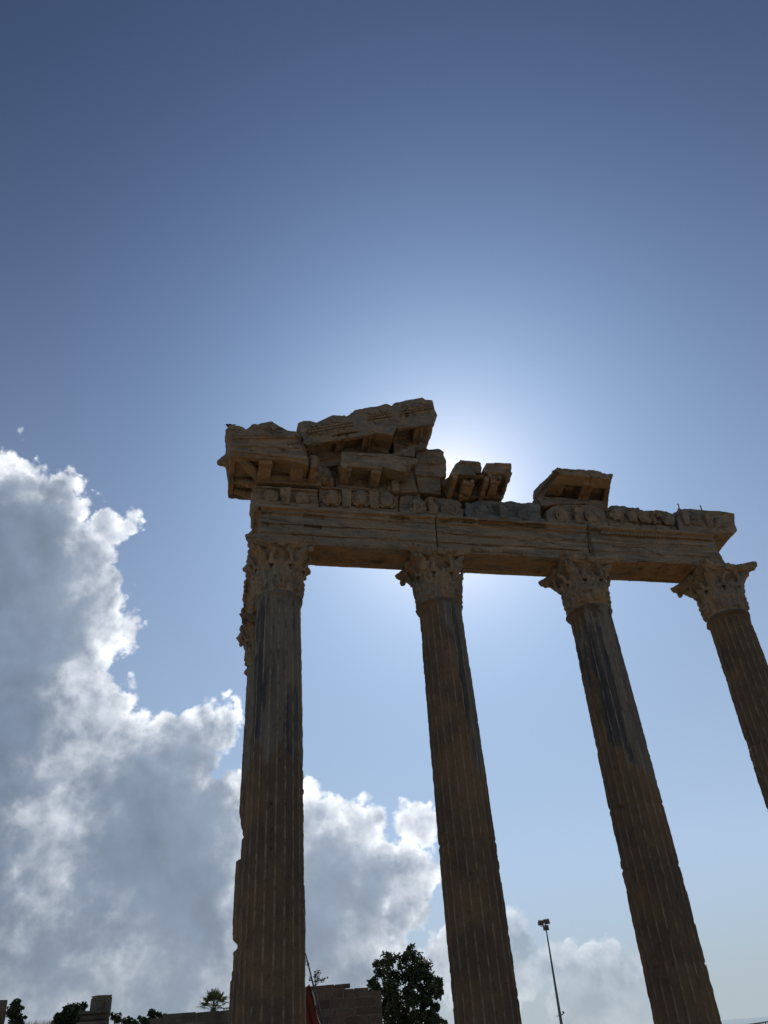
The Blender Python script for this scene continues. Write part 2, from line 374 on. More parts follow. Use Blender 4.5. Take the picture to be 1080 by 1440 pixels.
class Solid:
    """Closed pieces in temple coordinates (s, t, z) that are carved into one stone."""
    def __init__(self): self.v = []; self.f = []
    def add(self, verts, faces):
        n = len(self.v); self.v += [tuple(x) for x in verts]; self.f += [tuple(i + n for i in f) for f in faces]; return self
    def loft(self, a, ta, b, tb):                     # polygon a (s, z) at depth ta to polygon b at depth tb
        n = len(a); v = [(s, ta, z) for s, z in a] + [(s, tb, z) for s, z in b]
        f = [tuple(range(n)), tuple(range(2 * n - 1, n - 1, -1))] + [(i, i + n, (i + 1) % n + n, (i + 1) % n) for i in range(n)]
        return self.add(v, f)
    def prism(self, a, ta, tb): return self.loft(a, ta, a, tb)
    def box(self, s0, s1, t0, t1, z0, z1, dz=0.0):    # dz: rise of the box along s
        return self.add([(s0, t0, z0), (s1, t0, z0 + dz), (s1, t1, z0 + dz), (s0, t1, z0), (s0, t0, z1), (s1, t0, z1 + dz), (s1, t1, z1 + dz), (s0, t1, z1)],
                        [(0, 3, 2, 1), (4, 5, 6, 7), (0, 1, 5, 4), (1, 2, 6, 5), (2, 3, 7, 6), (3, 0, 4, 7)])
    def sweep(self, prof, s0, s1, dz=0.0, ds=0.0):    # profile (t, z) along s
        n = len(prof)
        v = [(s0, t, z) for t, z in prof] + [(s1 + ds * (i % 2), t, z + dz) for i, (t, z) in enumerate(prof)]
        f = [tuple(range(n - 1, -1, -1)), tuple(range(n, 2 * n))] + [(i, (i + 1) % n, (i + 1) % n + n, i + n) for i in range(n)]
        return self.add(v, f)
    def sweep_t(self, prof, t0, t1):                  # profile (s, z) along t
        return self.loft(prof, t0, prof, t1)
    def ball(self, c, r, seg=14, rings=9):
        if isinstance(r, (int, float)): r = (r, r, r)
        v = [(c[0], c[1], c[2] + r[2])]
        for i in range(1, rings):
            th = math.pi * i / rings
            v += [(c[0] + r[0] * math.sin(th) * math.cos(2 * math.pi * j / seg), c[1] + r[1] * math.sin(th) * math.sin(2 * math.pi * j / seg), c[2] + r[2] * math.cos(th)) for j in range(seg)]
        v.append((c[0], c[1], c[2] - r[2])); f = []
        for j in range(seg):
            f.append((0, 1 + j, 1 + (j + 1) % seg)); k = 1 + (rings - 2) * seg
            f.append((k + (j + 1) % seg, k + j, len(v) - 1))
            for i in range(rings - 2):
                a = 1 + i * seg
                f.append((a + j, a + seg + j, a + seg + (j + 1) % seg, a + (j + 1) % seg))
        return self.add(v, f)
    def tube(self, path, radii, seg=8):
        pts = [Vector(p) for p in path]; v = []; f = []; n = len(pts)
        if isinstance(radii, (int, float)): radii = [radii] * n
        for i, p in enumerate(pts):
            d = (pts[min(i + 1, n - 1)] - pts[max(i - 1, 0)]).normalized()
            a = d.cross(Vector((0.31, 0.17, 0.93)) if abs(d.z) < 0.9 else Vector((1, 0, 0))).normalized(); b = d.cross(a)
            v += [tuple(p + (a * math.cos(2 * math.pi * j / seg) + b * math.sin(2 * math.pi * j / seg)) * radii[i]) for j in range(seg)]
        for i in range(n - 1):
            for j in range(seg):
                f.append((i * seg + j, i * seg + (j + 1) % seg, (i + 1) * seg + (j + 1) % seg, (i + 1) * seg + j))
        f += [tuple(range(seg - 1, -1, -1)), tuple(range((n - 1) * seg, n * seg))]
        return self.add(v, f)
    def lathe(self, prof, seg=48, c=(0, 0)):          # closed by caps
        v = []; n = len(prof)
        for r, z in prof: v += [(c[0] + r * math.cos(2 * math.pi * j / seg), c[1] + r * math.sin(2 * math.pi * j / seg), z) for j in range(seg)]
        f = [tuple(range(seg - 1, -1, -1)), tuple(range((n - 1) * seg, n * seg))]
        for i in range(n - 1):
            for j in range(seg): f.append((i * seg + j, i * seg + (j + 1) % seg, (i + 1) * seg + (j + 1) % seg, (i + 1) * seg + j))
        return self.add(v, f)
    def carve(self, base, voxel=0.018, smooth=2, rough=0.012, chips=0.03, seed=0, veins=0.0, gashes=(), panel=None):
        """voxel-union of the pieces, worn edges, pitted surface; returns a mesh relative to base (s, t, z)"""
        me = bpy.data.meshes.new('raw'); me.from_pydata([(a - base[0], b - base[1], c - base[2]) for a, b, c in self.v], [], self.f)
        bm = bmesh.new(); bm.from_mesh(me); bmesh.ops.triangulate(bm, faces=bm.faces[:]); bmesh.ops.recalc_face_normals(bm, faces=bm.faces[:]); bm.to_mesh(me); bm.free()
        o = bpy.data.objects.new('raw', me); COL.objects.link(o)
        m = o.modifiers.new('r', 'REMESH'); m.mode = 'VOXEL'; m.voxel_size = voxel; m.use_smooth_shade = True
        if smooth: s = o.modifiers.new('s', 'SMOOTH'); s.factor = 0.5; s.iterations = smooth
        dg = bpy.context.evaluated_depsgraph_get(); dg.update()
        out = bpy.data.meshes.new_from_object(o.evaluated_get(dg))
        bpy.data.objects.remove(o); bpy.data.meshes.remove(me)
        n = len(out.vertices); co = np.empty(n * 3); out.vertices.foreach_get('co', co); co = co.reshape(-1, 3)
        no = np.empty(n * 3); out.vertex_normals.foreach_get('vector', no); no = no.reshape(-1, 3)
        g = co + np.array(base)
        d = rough * (fbm(g, 5.0, 5, seed, 0.6)) * 1.3
        d -= chips * np.maximum(0, fbm(g, 3.1, 4, seed + 40, 0.6) - 0.24) * 2.2
        if veins: d += veins * fbm(g * np.array([0.35, 1, 2.5]), 6.0, 3, seed + 80)
        front = (no[:, 1] < -0.3) | (no[:, 2] < -0.6)
        for (sa, za, sb, zb, wd, dp) in gashes:          # cracks across the front: start, end, half width, depth
            ax = np.array([sb - sa, zb - za]); ln = np.hypot(*ax); ax = ax / ln
            ps, pz = g[:, 0] - sa, g[:, 2] - za; wk = min(1.0, wd / 0.02)
            al = ps * ax[0] + pz * ax[1]; ac = pz * ax[0] - ps * ax[1] + wk * (0.045 * fbm(g, 4.0, 4, seed + 7) + 0.02 * fbm(g, 17.0, 2, seed + 8))
            w = wd * (0.35 + 1.6 * np.maximum(0, fbm(g, 3.0, 3, seed + 9) + 0.3))
            d -= dp * np.exp(-(ac / w) ** 2) * ((al > 0) & (al < ln)) * front
        if panel:                                        # sunken, ragged panel with cracks in the soffit of a beam
            under = no[:, 2] < -0.6
            rag = 0.10 * fbm(g, 3.5, 4, seed + 31); inside = np.clip((0.21 - np.abs(g[:, 1]) + rag * 0.6) / 0.02, 0, 1) * np.clip((g[:, 0] - panel[0] + rag) / 0.03, 0, 1) * np.clip((panel[1] - g[:, 0] + rag) / 0.03, 0, 1)
            lay = fbm(g * np.array([0.5, 2.2, 1]), 4.0, 4, seed + 33, 0.6)
            d -= under * (0.035 * inside + 0.05 * inside * np.maximum(0, lay) + 0.05 * np.exp(-(lay / 0.012) ** 2) * (fbm(g, 1.5, 2, seed + 35) > 0.0))
        co = co + no * d[:, None]
        out.vertices.foreach_set('co', co.ravel()); out.update()
        out.polygons.foreach_set('use_smooth', [True] * len(out.polygons))
        tint_attr = out.attributes.new('underside_tint', 'FLOAT', 'POINT')   # weight of the ochre tint, growing as faces turn downward
        tint_attr.data.foreach_set('value', np.clip((-no[:, 2] - 0.35) / 0.4, 0, 1).astype(np.float32))
        return out
TILT = 0.0
def stone(name, solid, mat, base, parent=None, **kw):
    """a stone of the temple: top-level at its base point, or a part whose parent stands at the same base"""
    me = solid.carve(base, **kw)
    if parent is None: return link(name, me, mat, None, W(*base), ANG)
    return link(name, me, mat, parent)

# ------------------------------------------------------------------ ground and platform
def ground():
    rnd = random.Random(3); xs = [-4000, -1500, -500, -200, -100, -60, -30, 0, 30, 60, 100, 200, 500, 1500, 4000]; ys = [-4000, -1000, -300, -100, -40, 0, 40, 80, 112]
    v = [(x, y, 0) for y in ys for x in xs]; n = len(xs); m = len(ys)
    f = [(j * n + i, j * n + i + 1, (j + 1) * n + i + 1, (j + 1) * n + i) for j in range(m - 1) for i in range(n - 1)]
    k = len(v); v += [(x, 118 + rnd.uniform(-2, 3), -3.0) for x in xs]                  # the bank down to the water
    f += [((m - 1) * n + i, (m - 1) * n + i + 1, k + i + 1, k + i) for i in range(n - 1)]
    structure(link('ground', mesh_of(v, f), 'ground'))
    v = [(x, y, -2.6) for y in (100, 200, 600, 2000, 9000) for x in (-9000, -2000, -400, 0, 400, 2000, 9000)]
    f = [(j * 7 + i, j * 7 + i + 1, (j + 1) * 7 + i + 1, (j + 1) * 7 + i) for j in range(4) for i in range(6)]
    structure(link('sea_water', mesh_of(v, f), 'water'))
ground()
def platform():
    base = (4.8, 3.0, 0)
    s = Solid()
    for k in range(3):
        e = 0.36 * (2 - k); s.box(-1.0 - e, 11.0 + e, -0.95 - e, 8.0 + e, 0.33 * k - (0.05 if k == 0 else 0), 0.33 * (k + 1))
    me = mesh_of([(a - base[0], b - base[1], c - base[2]) for a, b, c in s.v], s.f)
    o = link('temple_platform', me, 'block', None, W(*base), ANG)
    tag(o, 'stepped marble platform carrying the temple columns', 'platform')
platform()

# ------------------------------------------------------------------ columns
Z_PLAT, Z_SH0, Z_AST, Z_CAP = 0.99, 1.45, 8.70, 9.76
R_LOW, R_TOP = 0.500, 0.418
def in_poly(x, y, pts):
    r = np.zeros(len(x), bool); n = len(pts); j = n - 1
    for i in range(n):
        xi, yi = pts[i]; xj, yj = pts[j]
        c = ((yi > y) != (yj > y)) & (x < (xj - xi) * (y - yi) / (yj - yi + 1e-12) + xi); r ^= c; j = i
    return r
def blur(a, k):
    for _ in range(k): a = 0.5 * a + 0.125 * (np.roll(a, 1, 0) + np.roll(a, -1, 0) + np.roll(a, 1, 1) + np.roll(a, -1, 1))
    return a
def make_shaft(cs, ct, seed, marble_polys=(), dark_polys=(), joints=(), chips=(), holes=(), flute=0.028, erode=0.006, eroded_band=None):
    nf, per = 20, 14; na = nf * per; nz = 300
    zz = np.concatenate([np.linspace(Z_SH0, Z_AST - 0.30, nz - 60, endpoint=False), np.linspace(Z_AST - 0.30, Z_AST, 60)])
    th = np.linspace(0, 2 * np.pi, na, endpoint=False)
    TH, Z = np.meshgrid(th, zz); u = (TH / (2 * np.pi) * nf + 0.13 * seed) % 1.0
    h = (Z - Z_SH0) / (Z_AST - Z_SH0); rad = R_LOW - (R_LOW - R_TOP) * (0.35 * h + 0.65 * h ** 1.8)
    x = np.clip((np.abs(u - 0.5) * 2) / 0.86, 0, 1)                      # 0 centre of flute, 1 fillet
    scoop = np.sqrt(np.maximum(0, 1 - x ** 2))
    top = np.clip((Z_AST - 0.145 - Z) / 0.10, 0, 1); end = np.sqrt(np.clip(top, 0, 1))
    bot = np.clip((Z - Z_SH0 - 0.12) / 0.1, 0, 1)
    fil = np.clip((x - 0.93) / 0.07, 0, 1) * end
    depth = flute * scoop * np.where(x < end + 0.001, 1, 0) * np.minimum(end, bot)
    P = np.stack([cs + rad * np.cos(TH), ct + rad * np.sin(TH), Z], -1).reshape(-1, 3)
    wobx = 0.10 * fbm(P * np.array([1, 1, 0.3]), 7, 4, 11 + seed, 0.6); wobz = 0.55 * fbm(P * np.array([3, 3, 1]), 3, 4, 12 + seed, 0.6)
    front = P[:, 1] < ct + 0.12
    def mask(polys):
        a = np.zeros(len(P), bool)
        for pl in polys: a |= in_poly(P[:, 0] + wobx, P[:, 2] + wobz, pl) & front
        return blur(a.astype(float).reshape(TH.shape), 3).ravel()
    mm = mask(marble_polys); worn_top = mm.reshape(TH.shape)
    wear = fbm(P, 1.3, 4, 900 + seed).reshape(TH.shape)
    depth = depth * np.clip(1.0 - np.maximum(0, wear) * 1.3, 0.25, 1) * (1 - 0.45 * worn_top)
    r = rad - depth
    ast = np.exp(-((Z - (Z_AST - 0.055)) / 0.034) ** 2) * 0.058 + np.clip((Z - (Z_AST - 0.16)) / 0.05, 0, 1) * 0.012
    r = r + ast * np.clip(0.95 + 1.5 * fbm(P, 2.3, 3, 700 + seed).reshape(TH.shape), 0.35, 1.2)
    r = r + erode * fbm(P, 9, 4, seed, 0.6).reshape(TH.shape) * 2.0
    edge = np.clip(fil, 0, 1)
    r = r - edge * 0.035 * np.maximum(0, fbm(P, 4.0, 4, 300 + seed, 0.65).reshape(TH.shape) - 0.16) * 3
    for zj, amp in joints:
        wob = zj + 0.012 * np.sin(3 * TH) + 0.03 * fbm(P * np.array([1, 1, 0.0]), 3.0, 3, 77 + seed).reshape(TH.shape)
        r = r - amp * np.exp(-((Z - wob) / 0.020) ** 2) * (0.5 + 1.6 * np.maximum(0, fbm(P, 6, 3, 55 + seed).reshape(TH.shape) + 0.25)) * 2.2
    for (a, zc, wa, wz, dp) in chips:
        da = np.angle(np.exp(1j * (TH - R(a)))) * rad; q = (da / wa) ** 2 + ((Z - zc) / wz) ** 2
        q = q * (1 + 1.2 * fbm(P, 8, 3, 21 + seed).reshape(TH.shape)); r = r - dp * np.clip(1.25 - q, 0, 1) ** 0.7
    pit = fbm(P, 26.0, 2, 61 + seed).reshape(TH.shape); r = r - 0.030 * (pit > 0.50)
    for (s_, z_, rr) in holes:
        d2 = (P[:, 0] - s_) ** 2 + (P[:, 2] - z_) ** 2
        r = r - 0.05 * ((d2 < rr * rr) & (P[:, 1] < ct)).reshape(TH.shape)
    if eroded_band: r = eroded_band(TH, Z, r)
    V = np.stack([r * np.cos(TH), r * np.sin(TH), Z - Z_PLAT], -1).reshape(-1, 3)
    idx = np.arange(nz * na).reshape(nz, na); nx = np.roll(idx, -1, 1)
    F = np.stack([idx[:-1], nx[:-1], nx[1:], idx[1:]], -1).reshape(-1, 4).tolist()
    F += [tuple(idx[0][::-1]), tuple(idx[-1])]
    me = mesh_of(V.tolist(), F, True)
    edge_ = edge.ravel()
    for nm, val in (('marble', mm), ('dark_vein', mask(dark_polys)), ('fillet', edge.ravel())):
        at_ = me.attributes.new(nm, 'FLOAT', 'POINT'); at_.data.foreach_set('value', val.astype(np.float32))
    return me
def make_base():
    s = Solid(); s.box(-0.68, 0.68, -0.68, 0.68, 0.0, 0.15)
    s.lathe([(0.60, 0.15), (0.66, 0.18), (0.67, 0.225), (0.64, 0.27), (0.57, 0.28), (0.545, 0.32), (0.56, 0.355), (0.60, 0.365), (0.615, 0.395), (0.59, 0.43), (0.53, 0.44), (0.505, 0.50)])
    me = s.carve((0, 0, 0), voxel=0.03, smooth=1, rough=0.01)
    return me
def leaf_pieces(S, ang, r0, z0, hgt, wid, curl):
    """one acanthus leaf: a bowed tongue with a curled tip, lobed edges and a midrib"""
    ca, sa = math.cos(ang), math.sin(ang)
    def pt(r, w, z): return (r * ca - w * sa, r * sa + w * ca, z)
    path = [(0.0, 0.0, 1.0), (0.01, 0.25, 1.0), (0.022, 0.5, 0.95), (0.040, 0.72, 0.85), (curl * 0.6, 0.90, 0.62), (curl * 0.85, 1.0, 0.42), (curl, 0.97, 0.26), (curl * 0.99, 0.91, 0.15)]
    for k in (-1, -0.5, 0, 0.5, 1):
        pts = [pt(r0 + a + (0.02 if k == 0 else 0) - 0.025 * abs(k), k * wid * 0.5 * w, z0 + hgt * (b - 0.07 * abs(k) * (b > 0.3))) for a, b, w in path]
        rr = [0.050 * (0.55 + 0.45 * w) * (1.0 if k == 0 else 0.92) for a, b, w in path]
        S.tube(pts, rr, 7)
    for b, w in ((0.25, 1.0), (0.5, 0.97), (0.75, 0.85)):              # the lobes along both edges
        for k in (-1, 1):
            S.ball(pt(r0 + 0.03 + 0.05 * b, k * wid * 0.53 * w, z0 + hgt * (b + 0.05)), (0.045, 0.045, 0.065), 8, 6)
def make_capital_bell(seed, wear, voxel):
    S = Solid(); H = Z_CAP - Z_AST
    S.lathe([(0.34, -0.02), (0.375, 0.0), (0.375, 0.3), (0.39, 0.55), (0.43, 0.75), (0.52, 0.87), (0.58, 0.94)], 40)
    for k in range(4):
        a = R(90 * k + 45); S.tube([(0.30 * math.cos(a), 0.30 * math.sin(a), 0.45), (0.50 * math.cos(a), 0.50 * math.sin(a), 0.78), (0.70 * math.cos(a), 0.70 * math.sin(a), 0.93)], [0.10, 0.13, 0.07], 9)
    for k in range(8): leaf_pieces(S, R(45 * k + 22.5), 0.385, 0.0, 0.42, 0.25, 0.105 - 0.012 * wear)
    for k in range(8): leaf_pieces(S, R(45 * k), 0.395, 0.20, 0.48, 0.25, 0.120 - 0.014 * wear)
    for k in range(4):
        a = R(90 * k + 45)
        for off in (-0.5, 0.5):                                          # stems of the helices and outer volutes
            pts = []; rr = []
            for i in range(7):
                q = i / 6; an = a + off * (0.62 - 0.50 * q); rd = 0.425 + 0.27 * q ** 3.0
                pts.append((rd * math.cos(an), rd * math.sin(an), 0.48 + 0.38 * q)); rr.append(0.052 - 0.014 * q)
            S.tube(pts, rr, 8)
            an0 = a + off * 0.75
            S.tube([(0.50 * math.cos(an0), 0.50 * math.sin(an0), 0.55), (0.55 * math.cos(an0 + off * 0.12), 0.55 * math.sin(an0 + off * 0.12), 0.72), (0.58 * math.cos(an0 + off * 0.42), 0.58 * math.sin(an0 + off * 0.42), 0.83), (0.58 * math.cos(an0 + off * 0.58), 0.58 * math.sin(an0 + off * 0.58), 0.78)], [0.05, 0.045, 0.04, 0.035], 7)
    me = S.carve((0, 0, 0), voxel=voxel, smooth=wear, rough=0.010 + 0.006 * wear, chips=0.02 + 0.018 * wear, seed=seed)
    return me
def make_volute(seed):
    S = Solid(); pts = []; rr = []
    for i in range(15):                                                  # a scroll under the abacus corner, along +x
        q = i / 14; an = -0.4 + q * 5.6; rad = 0.062 * (1 - 0.72 * q)
        pts.append((0.785 + rad * math.sin(an), 0, 0.845 + rad * math.cos(an))); rr.append(0.036 - 0.010 * q)
    S.tube([(0.62, 0, 0.80), (0.70, 0, 0.88)] + pts, [0.045, 0.045] + rr, 8)
    S.ball((0.785, 0, 0.845), (0.045, 0.05, 0.045), 10, 7)
    return S.carve((0, 0, 0), voxel=0.014, smooth=2, rough=0.016, chips=0.04, seed=seed)
def make_abacus(seed, cut=()):
    S = Solid(); H = Z_CAP - Z_AST
    def outline(d, dip, trunc):
        pts = []
        for k in range(4):
            a = R(90 * k)
            for i in range(13):
                q = -1 + 2 * i / 12; w = (d - trunc) * q; rr = d - dip * (1 - q * q)
                pts.append((rr * math.cos(a) - w * math.sin(a), rr * math.sin(a) + w * math.cos(a)))
        return pts
    def slab(pl0, z0, pl1, z1):
        n = len(pl0); S.add([(x, y, z0) for x, y in pl0] + [(x, y, z1) for x, y in pl1],
            [tuple(range(n - 1, -1, -1)), tuple(range(n, 2 * n))] + [(i, (i + 1) % n, (i + 1) % n + n, i + n) for i in range(n)])
    slab(outline(0.63, 0.16, 0.07), 0.90, outline(0.67, 0.16, 0.08), 0.975); slab(outline(0.695, 0.16, 0.08), 0.97, outline(0.71, 0.16, 0.08), H)
    for k in range(4):
        a = R(90 * k)
        S.ball((0.545 * math.cos(a), 0.545 * math.sin(a), 0.965), (0.10, 0.10, 0.085), 10, 7)
        for j in range(5):
            b = 2 * math.pi * j / 5
            S.ball((0.575 * math.cos(a) - 0.07 * math.cos(b) * math.sin(a), 0.575 * math.sin(a) + 0.07 * math.cos(b) * math.cos(a), 0.965 + 0.06 * math.sin(b)), 0.045, 8, 6)
    return S.carve((0, 0, 0), voxel=0.016, smooth=2, rough=0.018, chips=0.06, seed=seed)

def pl(pts, t=-0.45): return poly(pts, t)
base_me = make_base()
column_specs = []
def c5_band(TH, Z, r):
    # on its far left the rear column has lost its surface between two heights; a slab of the old skin is left between
    c = np.cos(TH)                                   # -1 on the left
    zone = np.clip((-c - 0.45) / 0.25, 0, 1)
    cut = np.where((Z > 4.72) & (Z < 5.6), 0.075 * np.clip((5.6 - Z) / 0.35, 0, 1), 0.0)
    cut = cut + np.where((Z > 4.705) & (Z <= 4.72), 0.075, 0)
    cut = cut + 0.08 * np.exp(-((Z - 3.25) / 0.075) ** 4) + 0.02 * np.clip((3.5 - Z) / 0.3, 0, 1) * (Z > 2.7)
    cut = cut + 0.05 * np.exp(-((Z - 5.15) / 0.03) ** 2)
    return r - cut * zone + np.where((Z > 3.34) & (Z < 4.70), 0.012, 0) * zone
def all_columns():
    cols = [
        # s, t, label, seed, wear of the capital, shaft kwargs, missing volutes (angles)
        (0.0, 0.0, 'fluted column at the left corner with grey marble upper half and leafy capital', 1, 1,
         dict(marble_polys=[pl([(330, 800), (460, 800), (460, 1050), (425, 1062), (400, 1045), (380, 1058), (330, 1040)])],
              dark_polys=[pl([(362, 850), (372, 850), (374, 960), (366, 1040), (358, 1040)]), pl([(404, 960), (420, 960), (421, 1044), (408, 1050), (398, 1020)])],
              holes=[(*at(381, 1130, -0.45), 0.022), (*at(402, 1130, -0.45), 0.022), (*at(381, 1194, -0.45), 0.018)], chips=[(-30, 6.0, 0.06, 0.3, 0.02)])),
        (3.1969, 0.0, 'fluted column second from the left with a dark streak down its right side', 2, 3,
         dict(marble_polys=[pl([(612, 830), (670, 830), (690, 1082), (676, 1078), (662, 1040), (650, 960), (636, 900)])],
              dark_polys=[pl([(636, 862), (646, 862), (660, 985), (664, 1040), (656, 1020), (648, 960)])],
              joints=[(4.27, 0.014)], chips=[(-12, 5.52, 0.05, 0.12, 0.030), (-10, 7.7, 0.05, 0.3, 0.022), (-175, 4.28, 0.05, 0.05, 0.03), (0, 6.6, 0.05, 0.4, 0.02), (-5, 3.05, 0.05, 0.12, 0.02)])),
        (6.4270, 0.0, 'fluted column second from the right patched with blue grey marble near its top', 3, 3,
         dict(marble_polys=[pl([(824, 850), (875, 850), (930, 1100), (908, 1080), (886, 1062), (862, 1040), (850, 965), (838, 930), (826, 905)])],
              dark_polys=[pl([(831, 862), (843, 862), (862, 945), (886, 1052), (880, 1058), (861, 1036), (852, 985), (843, 945), (826, 925), (823, 902), (830, 888)])],
              joints=[(4.80, 0.020), (3.80, 0.012), (2.35, 0.010)], chips=[(178, 4.86, 0.06, 0.09, 0.035), (-2, 4.9, 0.07, 0.22, 0.03), (0, 7.6, 0.05, 0.3, 0.02), (178, 6.0, 0.04, 0.06, 0.02), (-178, 2.35, 0.04, 0.05, 0.02)])),
        (9.6493, 0.0, 'fluted column at the right end with a wide spreading capital', 4, 1,
         dict(joints=[(5.93, 0.020)], chips=[(178, 6.2, 0.06, 0.2, 0.035), (-175, 7.4, 0.05, 0.3, 0.02), (175, 8.0, 0.05, 0.12, 0.025)])),
        (0.0, 3.22, 'fluted column standing half hidden behind the left corner column', 5, 2,
         dict(eroded_band=c5_band, marble_polys=[[(-0.6, 6.2), (0.6, 6.2), (0.6, 8.8), (-0.6, 8.8)]])),
    ]
    lost = {1: (), 2: (0, 3), 3: (0, 3, 1), 4: (3,), 5: ()}
    for (s, t, label, seed, wear, kw) in cols:
        gone = lost[seed]
        root = link('fluted_column', None, None, None, W(s, t, Z_PLAT), ANG)
        tag(root, label, 'column', 'columns of the ruined temple')
        link('base', base_me if not base_me.materials else base_me, None if base_me.materials else 'block', root)
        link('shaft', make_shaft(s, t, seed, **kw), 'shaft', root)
        cap = link('capital', make_capital_bell(seed * 10, wear, 0.013), 'carved', root, (0, 0, Z_AST - Z_PLAT))
        link('abacus', make_abacus(seed * 10 + 1), 'carved', cap)
        for k in range(4):
            if k in gone: continue                         # scrolls that have broken away
            link('volute', make_volute(seed * 10 + 2 + k), 'carved', cap, (0, 0, 0), R(90 * k + 45))
all_columns()

# ------------------------------------------------------------------ architrave
def arch_profile(tb):
    return [(-0.40, 9.76), (-0.40, 9.955), (-0.385, 9.957), (-0.385, 9.972), (-0.422, 9.975), (-0.422, 10.168), (-0.405, 10.17), (-0.405, 10.184), (-0.444, 10.187), (-0.444, 10.377), (-0.425, 10.38), (-0.425, 10.394), (-0.480, 10.40), (-0.490, 10.44), (-0.475, 10.445), (-0.475, 10.46), (-0.55, 10.50), (-0.55, 10.565), (tb, 10.565), (tb, 9.76)]
def egg_row(S, s0, s1, t, z, pitch, w, h, d, dz=0.0):
    n = int((s1 - s0) / pitch); S.box(s0, s1, t, t + 0.05, z - 0.02, z + 0.02)
    for i in range(n):
        q = s0 + pitch * (i + 0.5)
        S.ball((q, t, z + dz * (q - s0)), (w / 2, d, h / 2), 8, 6)
def architrave(name, s0, s1, label, seed, eggs=False, gashes=()):
    S = Solid(); base = ((s0 + s1) / 2, 0, 9.76)
    S.sweep(arch_profile(0.41), s0, s1)
    if s0 < 0:                                          # the mouldings turn the corner
        S.sweep_t(arch_profile(0.0), -0.40, 0.41)
        for (q, z0, z1) in ((0.422, 9.975, 10.168), (0.444, 10.187, 10.377), (0.490, 10.40, 10.44), (0.55, 10.50, 10.565)): S.box(-q, -0.3, -q, -0.3, z0, z1)
        for i in range(5): S.ball((-0.525, -0.5 + i * 0.22, 10.46 + 0.02 * (i % 2)), (0.06, 0.08, 0.07), 8, 6)
    me = S.carve(base, voxel=0.0125, smooth=1, rough=0.0045, chips=0.03, seed=seed, veins=0.004, gashes=gashes, panel=(s0 + 0.95, s1 - 0.75))
    o = link(name, me, 'beam', None, W(*base), ANG)
    tag(o, label, 'stone beam', 'architrave beams of the ruined temple')
    if eggs:
        E = Solid(); egg_row(E, s0 + 0.35, s1 - 0.10, -0.495, 10.405, 0.085, 0.055, 0.07, 0.03)
        stone('egg_moulding', E, 'carved', base, o, voxel=0.013, smooth=1, rough=0.02, chips=0.07, seed=seed + 3)
    return o
architrave('architrave_beam', -0.42, 3.165, 'long marble beam resting on the two left columns', 11, gashes=[(0.42, 10.42, 0.85, 10.40, .03, .07), (0.45, 10.17, 0.80, 10.17, .025, .07), (0.2, 9.96, 1.9, 9.97, .008, .03),
    (2.2, 10.45, 2.7, 10.43, .02, .06), (-0.40, 10.40, -0.2, 10.40, .04, .06), (-0.38, 10.18, -0.25, 10.18, .04, .06), (1.2, 9.80, 2.4, 9.80, .012, .03), (-0.3, 10.17, 2.4, 10.19, .008, .025)])
architrave('architrave_beam', 3.185, 6.545, 'long marble beam spanning the two middle columns', 12, gashes=[(3.25, 10.46, 4.0, 10.46, .03, .07), (4.1, 10.46, 5.6, 10.44, .035, .07), (3.3, 10.18, 4.6, 10.16, .01, .03),
    (4.9, 9.99, 5.3, 9.97, .02, .05), (5.2, 10.12, 5.75, 10.32, .008, .025), (3.9, 9.81, 5.0, 9.81, .02, .05), (3.2, 9.97, 6.3, 9.97, .008, .03), (3.45, 9.78, 3.75, 9.78, .05, .08)])
def right_beam():
    S = Solid(); base = (8.1, 0, 9.76)
    prof = arch_profile(0.41); n = len(prof); s0 = 6.565
    ends = {}
    v = [(s0, t, z) for t, z in prof] + [(9.66 + 0.13 * max(0, (10.2 - z)) / 0.44 - 0.05 * (z > 10.4), t, z) for t, z in prof]
    f = [tuple(range(n - 1, -1, -1)), tuple(range(n, 2 * n))] + [(i, (i + 1) % n, (i + 1) % n + n, i + n) for i in range(n)]
    S.add(v, f)
    S.ball((9.78, 0.05, 9.90), (0.26, 0.36, 0.17))
    o = link('architrave_beam', S.carve(base, voxel=0.0125, smooth=1, rough=0.006, chips=0.035, seed=13, veins=0.005, panel=(7.15, 9.0), gashes=[(7.0, 10.28, 9.3, 10.22, .02, .035), (7.1, 10.12, 7.9, 10.12, .03, .05), (7.9, 10.08, 8.3, 9.93, .012, .04),
        (8.8, 10.0, 9.4, 9.98, .012, .04), (6.58, 10.5, 6.62, 9.85, .03, .07), (6.62, 10.46, 6.95, 10.44, .03, .06), (7.6, 9.78, 9.0, 9.78, .03, .07), (6.8, 9.80, 7.2, 9.80, .04, .08)]), 'beam', None, W(*base), ANG)
    tag(o, 'long marble beam with a dotted egg moulding on the two right columns', 'stone beam', 'architrave beams of the ruined temple')
    E = Solid(); egg_row(E, 6.85, 9.55, -0.50, 10.41, 0.085, 0.058, 0.075, 0.03)
    stone('egg_moulding', E, 'carved', base, o, voxel=0.013, smooth=1, rough=0.02, chips=0.08, seed=16)
right_beam()
def flank_beam():
    S = Solid(); base = (0, 2.3, 9.76)
    prof = [(s, z) for s, z in arch_profile(0.41)]
    S.sweep_t(prof, 0.43, 4.15)
    for i in range(16):
        a = random.Random(i); S.ball((-0.53 - a.random() * 0.03, 0.5 + i * 0.22, 10.45 + a.random() * 0.08), (0.06, 0.07 + a.random() * 0.05, 0.07), 8, 6)
    o = link('architrave_beam', S.carve(base, voxel=0.022, smooth=1, rough=0.02, chips=0.10, seed=14), 'beam', None, W(*base), ANG)
    tag(o, 'marble beam running back from the left corner to the hidden rear column', 'stone beam', 'architrave beams of the ruined temple')
flank_beam()

